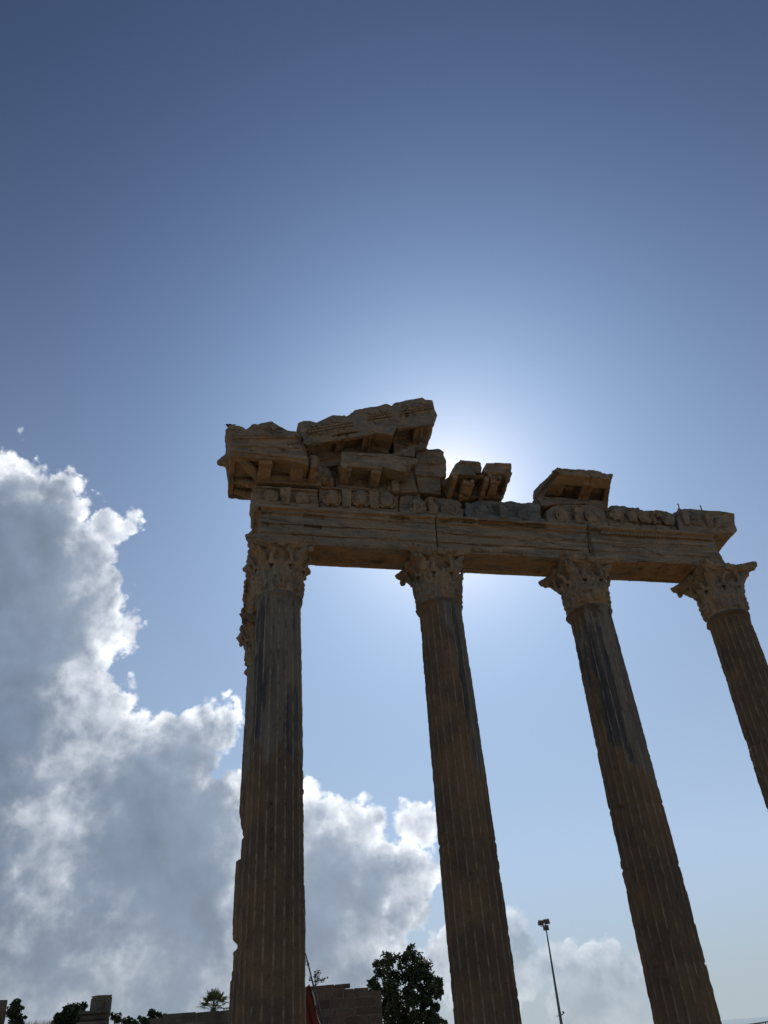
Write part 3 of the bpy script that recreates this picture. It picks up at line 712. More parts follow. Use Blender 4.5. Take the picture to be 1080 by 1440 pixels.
# ------------------------------------------------------------------ frieze
def face_mesh(base, s, t, z, r, seed, worn, flat=1.0):
    """a gorgon head in relief: face, brow, eyes, nose, mouth and curling hair"""
    S = Solid()
    S.ball((s, t - 0.06 * r, z - 0.01), (0.70 * r, 0.66 * r, 0.90 * r), 16, 11)
    S.ball((s, t - 0.60 * r, z - 0.08 * r), (0.12 * r, 0.20 * r, 0.30 * r), 8, 7)
    S.ball((s, t - 0.52 * r, z + 0.24 * r), (0.52 * r, 0.16 * r, 0.10 * r), 10, 6)
    for k in (-1, 1):
        S.ball((s + k * 0.27 * r, t - 0.53 * r, z + 0.09 * r), (0.11 * r, 0.10 * r, 0.07 * r), 8, 6)
        S.ball((s + k * 0.36 * r, t - 0.42 * r, z - 0.22 * r), (0.20 * r, 0.18 * r, 0.20 * r), 8, 6)
    S.ball((s, t - 0.54 * r, z - 0.44 * r), (0.24 * r, 0.13 * r, 0.06 * r), 8, 6); S.ball((s, t - 0.50 * r, z - 0.58 * r), (0.20 * r, 0.13 * r, 0.06 * r), 8, 6)
    S.ball((s, t - 0.40 * r, z - 0.78 * r), (0.26 * r, 0.22 * r, 0.18 * r), 8, 6)
    rnd = random.Random(seed)
    for i in range(15):
        a = R(-60 + 300 * i / 14); q = r * (1.0 + 0.08 * rnd.random())
        S.ball((s + 0.92 * q * math.cos(a), t - 0.10 * r, z + 0.98 * q * math.sin(a)), (0.17 * r, 0.26 * r, 0.17 * r), 8, 6)
        S.tube([(s + 0.62 * r * math.cos(a), t - 0.40 * r, z + 0.80 * r * math.sin(a)), (s + 1.08 * q * math.cos(a + 0.12), t - 0.12 * r, z + 1.12 * q * math.sin(a + 0.12))], [0.10 * r, 0.07 * r], 6)
    S.v = [(x, t + (y - t) * flat, zz) for x, y, zz in S.v]
    return S.carve(base, voxel=0.011, smooth=min(worn, 2), rough=0.004 + 0.010 * worn, chips=0.03 * worn, seed=seed)
def leaf_panel(base, s, t, z0, z1, w, seed, worn):
    S = Solid()
    S.prism([(s - w * 0.5, z0), (s + w * 0.5, z0), (s + w * 0.62, z1), (s - w * 0.62, z1)], t - 0.03, t + 0.06)
    for k in (-0.4, -0.2, 0, 0.2, 0.4):
        S.tube([(s + k * w * 1.0, t - 0.03, z0 + 0.02), (s + k * w * 1.05, t - 0.055, (z0 + z1) / 2), (s + k * w * 1.2, t - 0.07, z1 - 0.05), (s + k * w * 1.25, t - 0.10, z1 - 0.02)], [0.020, 0.022, 0.024, 0.016], 7)
    return S.carve(base, voxel=0.013, smooth=worn, rough=0.012 + 0.006 * worn, chips=0.03 + 0.03 * worn, seed=seed)
def frieze(label, pix, heads, leaves, seed, mat='block', worn=1, tb=0.40, extra=None, head_r=0.165, lip=True, leaf_up=0.20):
    tf = -0.46; a = poly(pix, tf); ss = [p[0] for p in a]; base = ((min(ss) + max(ss)) / 2, 0, 10.57)
    a = [(s, max(z, 10.572)) for s, z in a]
    S = Solid(); S.prism(a, tf + 0.06, tb)
    zt = max(z for s, z in a); zb = min(z for s, z in a)
    low = [(min(s for s, z in a if z < zb + 0.2), zb), (max(s for s, z in a if z < zb + 0.2), zb)]
    S.box(low[0][0], low[1][0], tf - 0.025, 0, zb, zb + 0.11)
    S.box(low[0][0], low[1][0], tf + 0.00, 0, zb + 0.10, zb + 0.16)
    if lip: S.box(min(ss) + 0.03, max(ss) - 0.03, tf - 0.02, 0, zt - 0.085, zt - 0.03)
    if extra: extra(S, tf)
    o = stone('frieze_block', S, mat, base, None, voxel=0.018, smooth=1 + min(worn, 2), rough=0.010 + 0.005 * worn, chips=0.04 + 0.02 * worn, seed=seed)
    tag(o, label, 'carved block', 'frieze blocks of the ruined temple')
    for i, (x, y) in enumerate(heads):
        s, z = at(x, y, tf - 0.03); link('carved_face', face_mesh(base, s, tf - (0.03 if worn < 2 else 0.0), z, head_r, seed * 20 + i, worn, 1.0 if worn < 2 else 0.6), 'carved' if mat != 'blue' else 'blue', o)
    for i, (x, y) in enumerate(leaves):
        s, z = at(x, y, tf - 0.03); link('leaf_panel', leaf_panel(base, s, tf - 0.015, z - 0.22, z + leaf_up, 0.18, seed * 20 + 10 + i, worn), 'carved' if mat != 'blue' else 'blue', o)
    return o
frieze('worn frieze block with two faint heads under the left cornice corner', [(355, 716), (449, 720), (450, 705), (447, 690), (432, 687), (405, 684), (358, 682), (354, 690), (356, 700)],
       [(381, 697), (425, 700)], [(401, 698)], 21, worn=2, head_r=0.14)
frieze('frieze block carved with three gorgon heads between leaf panels', [(450, 720.5), (561, 727), (561.5, 690), (535, 688), (449, 684)],
       [(466, 702), (507, 703), (543, 705)], [(487, 701), (526, 703)], 22, worn=0, head_r=0.19)
frieze('eroded frieze block with rounded lumps right of the three gorgon heads', [(562, 727), (653, 732), (654, 716), (648, 702), (616, 697), (575, 693), (563, 696)],
       [(588, 712), (632, 715)], [(608, 711)], 23, worn=4, lip=False)
frieze('smooth blue grey frieze block under the gap in the cornice', [(657, 733), (768, 738), (763, 724), (760, 706), (720, 703), (675, 701), (655, 703)],
       [(680, 717), (735, 722)], [(708, 719)], 24, mat='blue', worn=4, lip=False)
frieze('frieze block with two round heads under the tilted coffered block', [(771, 738), (856, 743), (858, 730), (851, 716), (838, 708), (820, 708), (784, 707), (770, 716)],
       [(793, 725), (834, 726)], [(813, 724)], 25, worn=2, lip=False)
frieze('broken frieze block with a jagged top between round heads and right end', [(858, 743), (953, 750), (951, 733), (950, 720), (938, 716), (920, 715), (905, 712), (880, 710), (862, 708), (852, 712), (856, 726)],
       [(868, 724), (907, 727), (939, 729)], [(888, 722), (922, 725)], 26, worn=4, lip=False, head_r=0.15, leaf_up=0.06)
def right_frieze():
    tf = -0.46; base = (9.7, 0, 10.57)
    S = Solid()
    a = poly([(958, 750), (1003, 753), (1012, 750), (1036, 748), (1038, 744), (1034, 733), (1034, 721), (1020, 718), (985, 716), (953, 713), (954, 735)], tf)
    a = [(s, max(z, 10.572)) for s, z in a]
    S.prism(a, tf + 0.02, 0.10)
    # the overhanging right end is undercut towards the back
    S.loft([(9.5, 10.60), (10.24, 10.66), (10.30, 10.80), (9.5, 10.80)], -0.46, [(9.5, 10.59), (10.28, 10.59), (10.30, 10.80), (9.5, 10.80)], 0.33)
    S.loft([(s, z) for s, z in poly([(958, 730), (1034, 733), (1034, 721), (953, 714)], tf)], 0.05, [(8.95, 10.7), (10.3, 10.7), (10.26, 11.15), (8.95, 11.18)], 0.33)
    o = stone('frieze_block', S, 'block', base, None, voxel=0.018, smooth=2, rough=0.014, chips=0.06, seed=27)
    tag(o, 'frieze block overhanging the right end with two iron pins on top', 'carved block', 'frieze blocks of the ruined temple')
    for i, (x, y) in enumerate([(978, 731), (1013, 735)]):
        s, z = at(x, y, tf); link('carved_face', face_mesh(base, s, tf + 0.03, z, 0.15, 540 + i, 3), 'carved', o)
    for i, (x, y) in enumerate([(963, 728), (996, 732)]):
        s, z = at(x, y, tf); link('leaf_panel', leaf_panel(base, s, tf + 0.01, z - 0.2, z + 0.17, 0.15, 560 + i, 3), 'carved', o)
    for (x, y0, y1) in ((953, 709, 716), (984.5, 711.5, 718)):
        (s, z1), (_, z0) = at(x, y0, -0.30), at(x, y1, -0.30)
        P = Solid(); P.tube([(s - base[0], -0.30, z0 - 0.12 - base[2]), (s - base[0], -0.30, z0 - base[2]), (s - base[0] + 0.004, -0.30, z1 - base[2])], 0.016, 8)
        P.ball((s - base[0] + 0.004, -0.30, z1 - base[2]), (0.022, 0.022, 0.012), 8, 6)
        link('iron_pin', mesh_of(P.v, P.f, True), 'iron', o)
right_frieze()

# ------------------------------------------------------------------ cornice
def modillion(base, s, t0, t1, z, w, h, seed, dz=0.0, worn=1):
    """scroll bracket under a soffit, from the wall (t1) to its rolled nose (t0)"""
    S = Solid(); n = 9; path = []; rad = []
    top = []
    for i in range(n):
        q = i / (n - 1); t = t1 + (t0 - t1) * q
        d = h * (1.0 - 0.62 * q + 0.18 * math.sin(math.pi * q * 1.0))
        top.append((t, d))
    prof = [(t, z + 0.03) for t, d in top][::-1] + [(t, z - d) for t, d in top]
    S.sweep(prof, s - w / 2, s + w / 2, dz * w)
    S.tube([(s - w * 0.56, t0 + 0.05, z - h * 0.30), (s + w * 0.56, t0 + 0.05, z - h * 0.30 + dz * w)], h * 0.34, 10)
    for k in (-0.38, 0.38): S.sweep([(t, zz - 0.012 if zz < z else zz) for t, zz in prof], s + k * w - w * 0.09, s + k * w + w * 0.09, 0)
    return S.carve(base, voxel=0.014, smooth=worn, rough=0.014 + 0.006 * worn, chips=0.04 + 0.03 * worn, seed=seed)
def dentils(S, s0, s1, t, z, pitch, w, h, d, dz=0.0):
    n = int((s1 - s0) / pitch)
    for i in range(n):
        q = s0 + pitch * (i + 0.5); S.box(q - w / 2, q + w / 2, t - d, t + 0.05, z + dz * (q - s0), z + h + dz * (q - s0))

def corner_cornice():
    base = (-0.3, -0.3, 11.14); TF = -1.05
    S = Solid()
    front = poly([(317, 604), (324, 597), (341, 599), (346, 603), (355, 598), (382, 592), (392, 598), (404, 605), (417, 606), (427, 624), (432, 640), (434, 654), (400, 645), (360, 639), (323, 636)], TF)
    S.loft(front, TF, front, -0.60)
    body = [(-1.10, 11.40), (0.52, 11.34), (0.50, 11.55), (0.25, 12.00), (-0.2, 12.12), (-1.12, 12.0)]
    S.loft(body, -0.75, [(-1.06, 11.40), (0.66, 11.38), (0.62, 11.7), (0.3, 11.95), (-0.2, 12.0), (-1.06, 11.9)], 0.44)
    # flaring gutter along the left flank, broken off towards the back
    S.loft([(-1.06, 11.55), (-1.14, 11.70), (-1.21, 11.98), (-1.12, 12.1), (-0.9, 12.1)], TF + 0.01, [(-1.06, 11.50), (-1.12, 11.60), (-1.17, 11.76), (-1.08, 11.9), (-0.9, 11.95)], -0.10)
    S.loft([(-1.04, 11.44), (-1.12, 11.58), (-1.16, 11.74), (-1.06, 11.9), (-0.9, 11.95)], -0.12, [(-1.0, 11.42), (-1.08, 11.48), (-1.08, 11.6), (-1.04, 11.7), (-0.9, 11.75)], 0.42)
    for (x0, y0, x1, y1, h, d) in ((326, 612, 421, 612, 0.030, 0.035), (326, 617.5, 423, 615.5, 0.022, 0.055), (325, 625.5, 428, 630, 0.035, 0.03), (324, 633, 431, 645, 0.05, 0.045)):
        (sa, za), (sb, zb) = at(x0, y0, TF), at(x1, y1, TF); S.box(sa, sb, TF - d, -0.95, za - h, za + h, zb - za)
    # drip edge left standing round the soffit, and the bed mouldings on the wall
    S.box(-1.09, 0.42, TF + 0.01, -0.90, 11.33, 11.45); S.box(-1.085, -0.97, TF + 0.02, 0.44, 11.33, 11.45); S.box(-1.08, -0.45, 0.33, 0.44, 11.33, 11.45)
    S.box(-0.56, 0.80, -0.52, 0.44, 11.135, 11.24); S.box(-0.60, 0.80, -0.56, 0.44, 11.23, 11.31); S.box(-0.56, 0.78, -0.52, 0.44, 11.30, 11.45)
    o = stone('cornice_block', S, 'block', base, None, voxel=0.015, smooth=1, rough=0.014, chips=0.07, seed=31, gashes=[(0.05, 11.72, 0.35, 11.78, 0.02, 0.06), (0.2, 12.0, 0.5, 11.35, 0.012, 0.05)])
    tag(o, 'large overhanging cornice block at the left corner with scroll brackets', 'cornice block', 'cornice blocks of the ruined temple')
    for i, s in enumerate((-0.38, 0.26)):
        link('modillion', modillion(base, s, -0.95, -0.50, 11.42, 0.25, 0.26, 310 + i), 'carved', o)
    D = Solid()                                        # diagonal bracket at the corner
    D.tube([(-0.50, -0.52, 11.30), (-0.66, -0.70, 11.32), (-0.82, -0.86, 11.37), (-0.92, -0.96, 11.38)], [0.13, 0.12, 0.095, 0.10], 10)
    D.tube([(-0.99, -0.89, 11.36), (-0.85, -1.0, 11.36)], 0.06, 9)
    stone('modillion', D, 'carved', base, o, voxel=0.015, smooth=2, rough=0.02, chips=0.05, seed=315)
    for i, t in enumerate((-0.20, 0.18)):
        B = Solid(); B.tube([(-0.50, t, 11.29), (-0.68, t, 11.31), (-0.86, t, 11.37), (-0.95, t, 11.38)], [0.12, 0.11, 0.09, 0.09], 9)
        stone('modillion', B, 'carved', base, o, voxel=0.016, smooth=2, rough=0.02, chips=0.05, seed=317 + i)
    K = Solid()                                        # broken bracket and ragged lump at the right end
    K.sweep([(-0.50, 11.16), (-0.70, 11.22), (-0.90, 11.30), (-0.95, 11.45), (-0.50, 11.45)], 0.52, 0.68); K.ball((0.66, -0.55, 11.40), (0.16, 0.26, 0.18)); K.ball((0.85, -0.45, 11.42), (0.18, 0.22, 0.24)); K.ball((0.60, -0.72, 11.52), (0.12, 0.20, 0.16))
    K.ball((0.98, -0.30, 11.32), (0.14, 0.25, 0.20))
    stone('broken_bracket', K, 'carved', base, o, voxel=0.018, smooth=2, rough=0.04, chips=0.16, seed=319)
    X = Solid()                                        # palmette and egg rows of the gutter front
    for (x, y, r) in ((333, 605, 0.07), (359, 602, 0.10), (385, 603, 0.08)):
        s, z = at(x, y, TF)
        Y = Solid(); Y.ball((s, TF - 0.01, z - 0.5 * r), 0.03, 8, 6)
        for k in range(-3, 4):
            a = R(90 + 21 * k); Y.tube([(s + 0.2 * r * math.cos(a), TF - 0.008, z - 0.5 * r), (s + r * 0.95 * math.cos(a), TF - 0.022, z + r * (0.15 + 0.75 * math.sin(a)))], [0.013, 0.020], 7)
        stone('palmette', Y, 'carved', base, o, voxel=0.010, smooth=1, rough=0.008, chips=0.02, seed=int(x))
    s0, z0 = at(336, 622, TF); s1, z1 = at(408, 610, TF)
    for i in range(17):
        q = i / 16; X.ball((s0 + (s1 - s0) * q, TF - 0.002, z0 + (z1 - z0) * q), (0.024, 0.022, 0.034), 8, 6)
    X.tube([(s0, TF + 0.01, z0), (s1, TF + 0.01, z1)], 0.025, 6)
    stone('bead_moulding', X, 'carved', base, o, voxel=0.011, smooth=1, rough=0.01, chips=0.03, seed=321)
    s, z, t = -1.175, 11.60, -0.50                     # lion head spout on the flank
    H = Solid(); H.ball((s, t, z), (0.12, 0.12, 0.13)); H.ball((s - 0.09, t, z - 0.05), (0.08, 0.08, 0.07)); H.ball((s + 0.10, t, z), (0.12, 0.15, 0.16))
    for i in range(10):
        a = R(36 * i); H.ball((s + 0.06, t + 0.13 * math.cos(a), z + 0.14 * math.sin(a)), (0.06, 0.055, 0.055), 8, 6)
    for k in (-1, 1): H.ball((s, t + 0.08 * k, z + 0.11), (0.035, 0.03, 0.04), 8, 6)
    stone('lion_head_spout', H, 'carved', base, o, voxel=0.013, smooth=1, rough=0.02, chips=0.05, seed=322)
corner_cornice()

def tympanum():
    """the plain wall block that closes the gap below the raking pieces"""
    base = (1.7, 0.0, 11.14); S = Solid()
    S.prism([(0.95, 11.14), (2.95, 11.14), (2.95, 12.40), (2.2, 12.35), (1.0, 11.86)], -0.30, 0.36)
    o = stone('wall_block', S, 'block', base, None, voxel=0.025, smooth=2, rough=0.02, chips=0.06, seed=41)
    tag(o, 'shadowed gable wall block behind the brackets of the sloping cornice', 'stone block')
tympanum()

SLOPE = math.tan(R(15.5))
def raking(label, top, bottom, seed, mods, line, orn=True, tb=0.36, gap=0.0):
    """a sloping cornice piece: traced front slab with gutter ornament, set-back bed and scroll brackets"""
    TF = -1.05; a = poly(top, TF); bt = poly(bottom, TF)
    ss = [p[0] for p in a + bt]; s0, s1 = min(ss), max(ss); base = ((s0 + s1) / 2, -0.3, min(z for s, z in bt))
    front = a + bt[::-1]
    back = [(s + 0.02, z - 0.10 if i < len(a) else z) for i, (s, z) in enumerate(front)]
    S = Solid(); S.loft(front, TF, front, -0.80); S.loft(front, -0.82, back, tb)
    def ztop(s):
        for (p, q) in zip(a[:-1], a[1:]):
            if p[0] <= s <= q[0]: return p[1] + (q[1] - p[1]) * (s - p[0]) / (q[0] - p[0] + 1e-9)
        return -1
    def zb(s):                                          # height of the soffit at s
        for (sa, za), (sb, zb_) in zip(bt[:-1], bt[1:]):
            if sa <= s <= sb: return za + (zb_ - za) * (s - sa) / (sb - sa + 1e-9)
        return bt[0][1] if s < bt[0][0] else bt[-1][1]
    sa, sb = bt[0][0] + 0.03, bt[-1][0] - 0.03
    for (d0, d1, lo) in ((-1.04, -0.93, 0.05), (-0.50, tb, 0.30), (-0.56, -0.45, 0.13)):
        S.loft([(sa, zb(sa) + 0.05), (sb, zb(sb) + 0.05), (sb, zb(sb) - lo), (sa, zb(sa) - lo)], d0, [(sa, zb(sa) + 0.05), (sb, zb(sb) + 0.05), (sb, zb(sb) - lo), (sa, zb(sa) - lo)], d1)
    # mouldings along the front face
    (la, lza), (lb, lzb) = at(*line[0], TF), at(*line[1], TF); sl = (lzb - lza) / (lb - la)
    S.box(la, lb, TF - 0.03, -0.9, lza - 0.085, lza - 0.045, lzb - lza); S.box(la, lb, TF - 0.045, -0.9, lza + 0.045, lza + 0.09, lzb - lza)
    o = stone('raking_cornice', S, 'block', base, None, voxel=0.015, smooth=1, rough=0.014, chips=0.08, seed=seed, veins=0.012)
    tag(o, label, 'cornice block', 'sloping cornice pieces of the ruined temple')
    for i, s in enumerate(mods): link('modillion', modillion(base, s, -0.94, -0.46, zb(s) + 0.02, 0.19, 0.20, seed * 10 + i, sl), 'carved', o)
    if orn:
        X = Solid(); n = int((lb - la) / 0.07)
        for i in range(n):
            q = (i + 0.5) / n; X.ball((la + (lb - la) * q, TF - 0.03, lza + (lzb - lza) * q), (0.022, 0.024, 0.034), 8, 6)
        X.box(la, lb, TF - 0.03, TF + 0.04, lza - 0.018, lza + 0.018, lzb - lza)
        stone('bead_moulding', X, 'carved', base, o, voxel=0.012, smooth=1, rough=0.01, chips=0.03, seed=seed + 5)
        for i in range(int((lb - la) / 0.24)):
            s = la + 0.12 + i * 0.24; z = lza + sl * (s - la) + 0.13
            if z + 0.13 > min(ztop(s - 0.07), ztop(s + 0.07)): continue
            Y = Solid(); Y.ball((s, TF - 0.01, z), 0.022, 8, 6)
            for k in range(-3, 4):
                q = R(90 + 22 * k); Y.tube([(s, TF - 0.012, z), (s + 0.085 * math.cos(q), TF - 0.018, z + 0.10 * math.sin(q))], [0.012, 0.019], 6)
            stone('palmette', Y, 'carved', base, o, voxel=0.010, smooth=1, rough=0.008, chips=0.02, seed=seed + 6 + i)
    return o
raking('lowest sloping cornice piece with a ragged top beside the corner block', [(418.5, 594), (428, 591.5), (437, 591.5), (445, 593.7), (457, 588.5), (467.5, 584), (485.6, 583.6), (489, 588), (506, 596), (530, 605)],
       [(427, 623.5), (452.6, 618), (476, 609), (500, 605.5), (529, 606.5)], 51, [at(477, 620, -0.7)[0], at(513, 612, -0.7)[0]], ((432.4, 608.6), (495, 598)))
raking('middle sloping cornice piece with palmettes above a long diagonal crack', [(484, 587), (491, 582.5), (498.4, 576), (520, 572), (544, 567.6), (550, 570), (556.5, 581), (560, 591), (555, 607)],
       [(484, 593), (506, 600), (531, 609), (554, 610)], 52, [], ((516.5, 590.5), (552.7, 584.5)))
raking('topmost sloping cornice piece at the peak with one scroll bracket', [(550.5, 570), (556, 565.5), (575, 561.5), (594, 558), (598.5, 561.7), (608, 562.8), (611, 573.4), (615.5, 584), (610, 592)],
       [(558, 600.5), (566, 597.5), (580, 594.5), (596, 593.5), (609, 593)], 53, [at(585, 603, -0.7)[0]], ((562, 582.5), (609, 573.5)))

def simple(name, label, pieces, mat, seed, base, group=None, cat='stone block', worn=2, **kw):
    S = Solid()
    for pts, t0, t1 in pieces: S.prism(poly(pts, t0), t0, t1)
    o = stone(name, S, mat, base, None, voxel=0.018, smooth=worn, rough=0.016, chips=0.06, seed=seed, **kw)
    return tag(o, label, cat, group)
def lower_cornice():
    base = (1.95, -0.3, 11.14); TF = -0.95
    S = Solid()
    top = poly([(480, 635), (538, 638), (586.8, 644.8), (587, 652), (578.5, 652), (578, 664), (560, 662), (535, 655), (479, 653)], TF)
    S.loft(top, TF, top, -0.6); s0, s1 = at(480, 645, TF)[0], at(583, 645, TF)[0]
    S.box(s0, s1 - 0.1, -0.7, 0.3, 11.42, 11.72)
    S.box(s0, s0 + 0.10, TF, -0.4, 11.30, 11.5); S.box(s0, s0 + 0.85, TF + 0.01, TF + 0.12, 11.36, 11.5)
    S.box(s0 - 0.05, s1 - 0.2, -0.44, 0.3, 11.135, 11.45); S.box(s0, s0 + 0.95, -0.50, 0.3, 11.14, 11.22)
    o = stone('cornice_block', S, 'block', base, None, voxel=0.015, smooth=1, rough=0.014, chips=0.07, seed=61, veins=0.01)
    tag(o, 'cornice block with a deep ochre recess above the three gorgon heads', 'cornice block', 'cornice blocks of the ruined temple')
    for i, x in enumerate((485.5, 527)):
        s = at(x, 668, -0.7)[0]; link('modillion', modillion(base, s, -0.88, -0.42, 11.42, 0.19, 0.21, 610 + i), 'carved', o)
    X = Solid(); q0, z0 = at(487, 638, TF); q1, z1 = at(531, 641, TF)
    for i in range(16): X.ball((q0 + (q1 - q0) * i / 15, TF - 0.005, z0 + (z1 - z0) * i / 15), (0.024, 0.024, 0.03), 8, 6)
    stone('egg_moulding', X, 'carved', base, o, voxel=0.012, smooth=1, rough=0.02, chips=0.05, seed=613)
lower_cornice()
simple('broken_block', 'thin slanting slab wedged under the topmost sloping cornice piece', [([(537, 640), (560, 632), (583.5, 625), (584, 641)], -0.62, 0.3)], 'block', 62, (2.55, -0.2, 11.85))
simple('broken_block', 'jagged lump of stone right of the ochre recess', [([(545, 689), (543.5, 670), (553, 668), (557, 665), (566, 665), (578, 665.5), (583, 678), (589, 691), (563, 692)], -0.50, 0.2), ([(552, 690), (551, 676), (560, 673), (562, 690)], -0.62, -0.3)], 'block', 63, (2.5, -0.2, 11.14))
def end_block():
    base = (3.2, -0.1, 11.14); S = Solid()
    S.prism(poly([(584.6, 631), (618.7, 630.5), (624, 635), (627.6, 645.8), (628, 669), (622, 672), (584, 668)], -0.40), -0.40, 0.34)
    S.prism(poly([(584, 666), (622, 670), (621, 678), (620, 694.5), (589, 692)], -0.36), -0.36, 0.34)
    S.prism(poly([(584.6, 645.5), (627, 646), (627, 650), (584.6, 650)], -0.43), -0.43, 0.2)
    dx = [at(x, 652 - (x - 604) * 0.09, -0.42) for x in (604, 608.5, 613, 617.5, 622)]
    for s, z in dx: S.box(s - 0.022, s + 0.022, -0.455, -0.3, z - 0.05, z + 0.05)
    o = stone('wall_block', S, 'block', base, None, voxel=0.016, smooth=2, rough=0.012, chips=0.05, seed=64, veins=0.02)
    tag(o, 'two stacked courses with a row of dentils at the gable end', 'stone block')
end_block()
def bracket_block(label, slab, bed, br, recess, seed, TF=-0.95, base=None, sides=()):
    S = Solid(); a = poly(slab, TF); S.loft(a, TF, [(s, z + 0.0) for s, z in a], 0.28)
    b = poly(bed, -0.40); S.prism(b, -0.40, 0.30)
    zlow = min(z for s, z in a); sl_, sr_ = min(s for s, z in a) + 0.12, max(s for s, z in a) - 0.03; zt_ = max(z for s, z in a)
    S.box(sl_ + 0.15, sr_, TF - 0.04, TF + 0.1, zt_ - 0.10, zt_ - 0.035); S.box(sl_, sr_, TF - 0.025, TF + 0.1, zlow + 0.03, zlow + 0.075)
    for (s0, s1) in sides: S.loft([(s0, zlow + 0.05), (s1, zlow + 0.05), (s1, zlow - 0.05), (s0, zlow - 0.05)], TF + 0.02, [(s0, zlow + 0.05), (s1, zlow + 0.05), (s1, zlow - 0.2), (s0, zlow - 0.2)], -0.35)
    o = stone('cornice_block', S, 'block', base, None, voxel=0.014, smooth=1, rough=0.016, chips=0.08, seed=seed)
    tag(o, label, 'cornice block', 'cornice blocks of the ruined temple')
    s = at(*br, -0.65)[0]; link('modillion', modillion(base, s, TF + 0.10, -0.38, zlow + 0.03, 0.21, 0.26, seed * 10, 0, 3), 'carved', o)
    return o
bracket_block('leaning cornice fragment with a worn bracket, left one of the close pair', [(632, 668), (641, 652), (646.7, 647.8), (675.5, 649), (678.5, 652), (678, 664), (656, 667)],
              [(622, 676), (634, 668), (676, 666), (673, 688), (670, 700), (654, 700), (628, 692)], (654, 680), None, 65, base=(3.85, -0.3, 11.14), sides=((3.52, 3.62), (4.22, 4.32)))
bracket_block('narrow cornice fragment with a worn bracket, right one of the close pair', [(680.5, 664), (679.5, 659), (684, 650.5), (719.4, 651.2), (720.3, 662), (719, 667), (700, 666.5)],
              [(677, 668), (717, 668), (714.4, 681), (708, 700.5), (677, 699.5), (675, 684)], (693, 684), None, 66, base=(4.55, -0.3, 11.14), sides=((4.32, 4.40), (4.74, 4.82)))
def coffered_block():
    base = (6.5, -0.3, 11.14); TF = -0.98; TB = 0.12
    S = Solid()
    fr = poly([(779, 665), (784, 656.5), (818, 659.6), (861, 664.2), (862.5, 667), (858, 671), (820, 667), (785, 663)], TF)
    bk_l, bk_r = at(749, 703, TB), at(852, 709, TB)
    zt = [0.20] * 8
    zf = fr[6][1]
    bk = [(bk_l[0], bk_l[1] + 0.05), (bk_l[0] + 0.06, bk_l[1] + 0.26), (6.6, 11.75), (bk_r[0] - 0.05, bk_r[1] + 0.30), (bk_r[0], bk_r[1] + 0.22), (bk_r[0], bk_r[1] + 0.03), (6.6, (bk_l[1] + bk_r[1]) / 2 + 0.02), (bk_l[0] + 0.05, bk_l[1])]
    S.loft(fr, TF, bk, TB)
    def und(u, w):                                      # soffit point: u 0..1 across, w 0..1 front to back
        lf, rf = fr[7], fr[5]; lb, rb = bk[7], bk[5]
        a = (lf[0] + (rf[0] - lf[0]) * u, lf[1] + (rf[1] - lf[1]) * u); b = (lb[0] + (rb[0] - lb[0]) * u, lb[1] + (rb[1] - lb[1]) * u)
        return (a[0] + (b[0] - a[0]) * w, TF + (TB - TF) * w, a[1] + (b[1] - a[1]) * w)
    def rib(u0, u1, w0, w1, h0, h1):
        c = [und(u0, w0), und(u1, w0), und(u1, w1), und(u0, w1)]; hh = [h0, h0, h1, h1]
        v = [(x, y, z + 0.05) for x, y, z in c] + [(x, y, z - h) for (x, y, z), h in zip(c, hh)]
        S.add(v, [(0, 1, 2, 3), (7, 6, 5, 4), (0, 4, 5, 1), (1, 5, 6, 2), (2, 6, 7, 3), (3, 7, 4, 0)])
    rib(0.0, 1.0, 0.0, 0.24, 0.05, 0.16); rib(0.0, 0.24, 0.2, 1.0, 0.13, 0.16); rib(0.50, 0.68, 0.15, 1.0, 0.16, 0.24); rib(0.91, 1.0, 0.15, 1.0, 0.13, 0.16); rib(0.0, 1.0, 0.78, 1.0, 0.16, 0.24)
    S.prism(poly([(764, 712), (784, 704), (848, 704), (852, 708), (845, 717), (836, 712), (820, 708), (784, 708)], -0.40), -0.40, 0.30)
    S.prism([(5.7, 11.14), (7.0, 11.14), (7.15, 11.4), (5.6, 11.4)], -0.35, 0.25)
    o = stone('cornice_block', S, 'block', base, None, voxel=0.014, smooth=1, rough=0.015, chips=0.07, seed=67, gashes=[(6.55, 12.0, 6.75, 11.3, 0.012, 0.05)])
    tag(o, 'tilted cornice block with two square coffers standing alone on the right', 'cornice block', 'cornice blocks of the ruined temple')
    for i, u in enumerate((0.37, 0.80)):
        F = Solid(); c = und(u, 0.47); F.ball(c, (0.10, 0.10, 0.06))
        for k in range(6): F.ball((c[0] + 0.09 * math.cos(k * 1.05), c[1] + 0.09 * math.sin(k * 1.05), c[2] - 0.01), (0.05, 0.05, 0.04), 8, 6)
        stone('rosette', F, 'carved', base, o, voxel=0.013, smooth=2, rough=0.02, chips=0.05, seed=670 + i)
    X = Solid()
    for i in range(12):
        s, z = at(787 + i * 2.6, 658.3 + i * 0.25, TF); X.ball((s, TF - 0.002, z - 0.02), (0.014, 0.018, 0.03), 6, 5)
    stone('egg_moulding', X, 'carved', base, o, voxel=0.011, smooth=1, rough=0.02, chips=0.04, seed=675)
coffered_block()

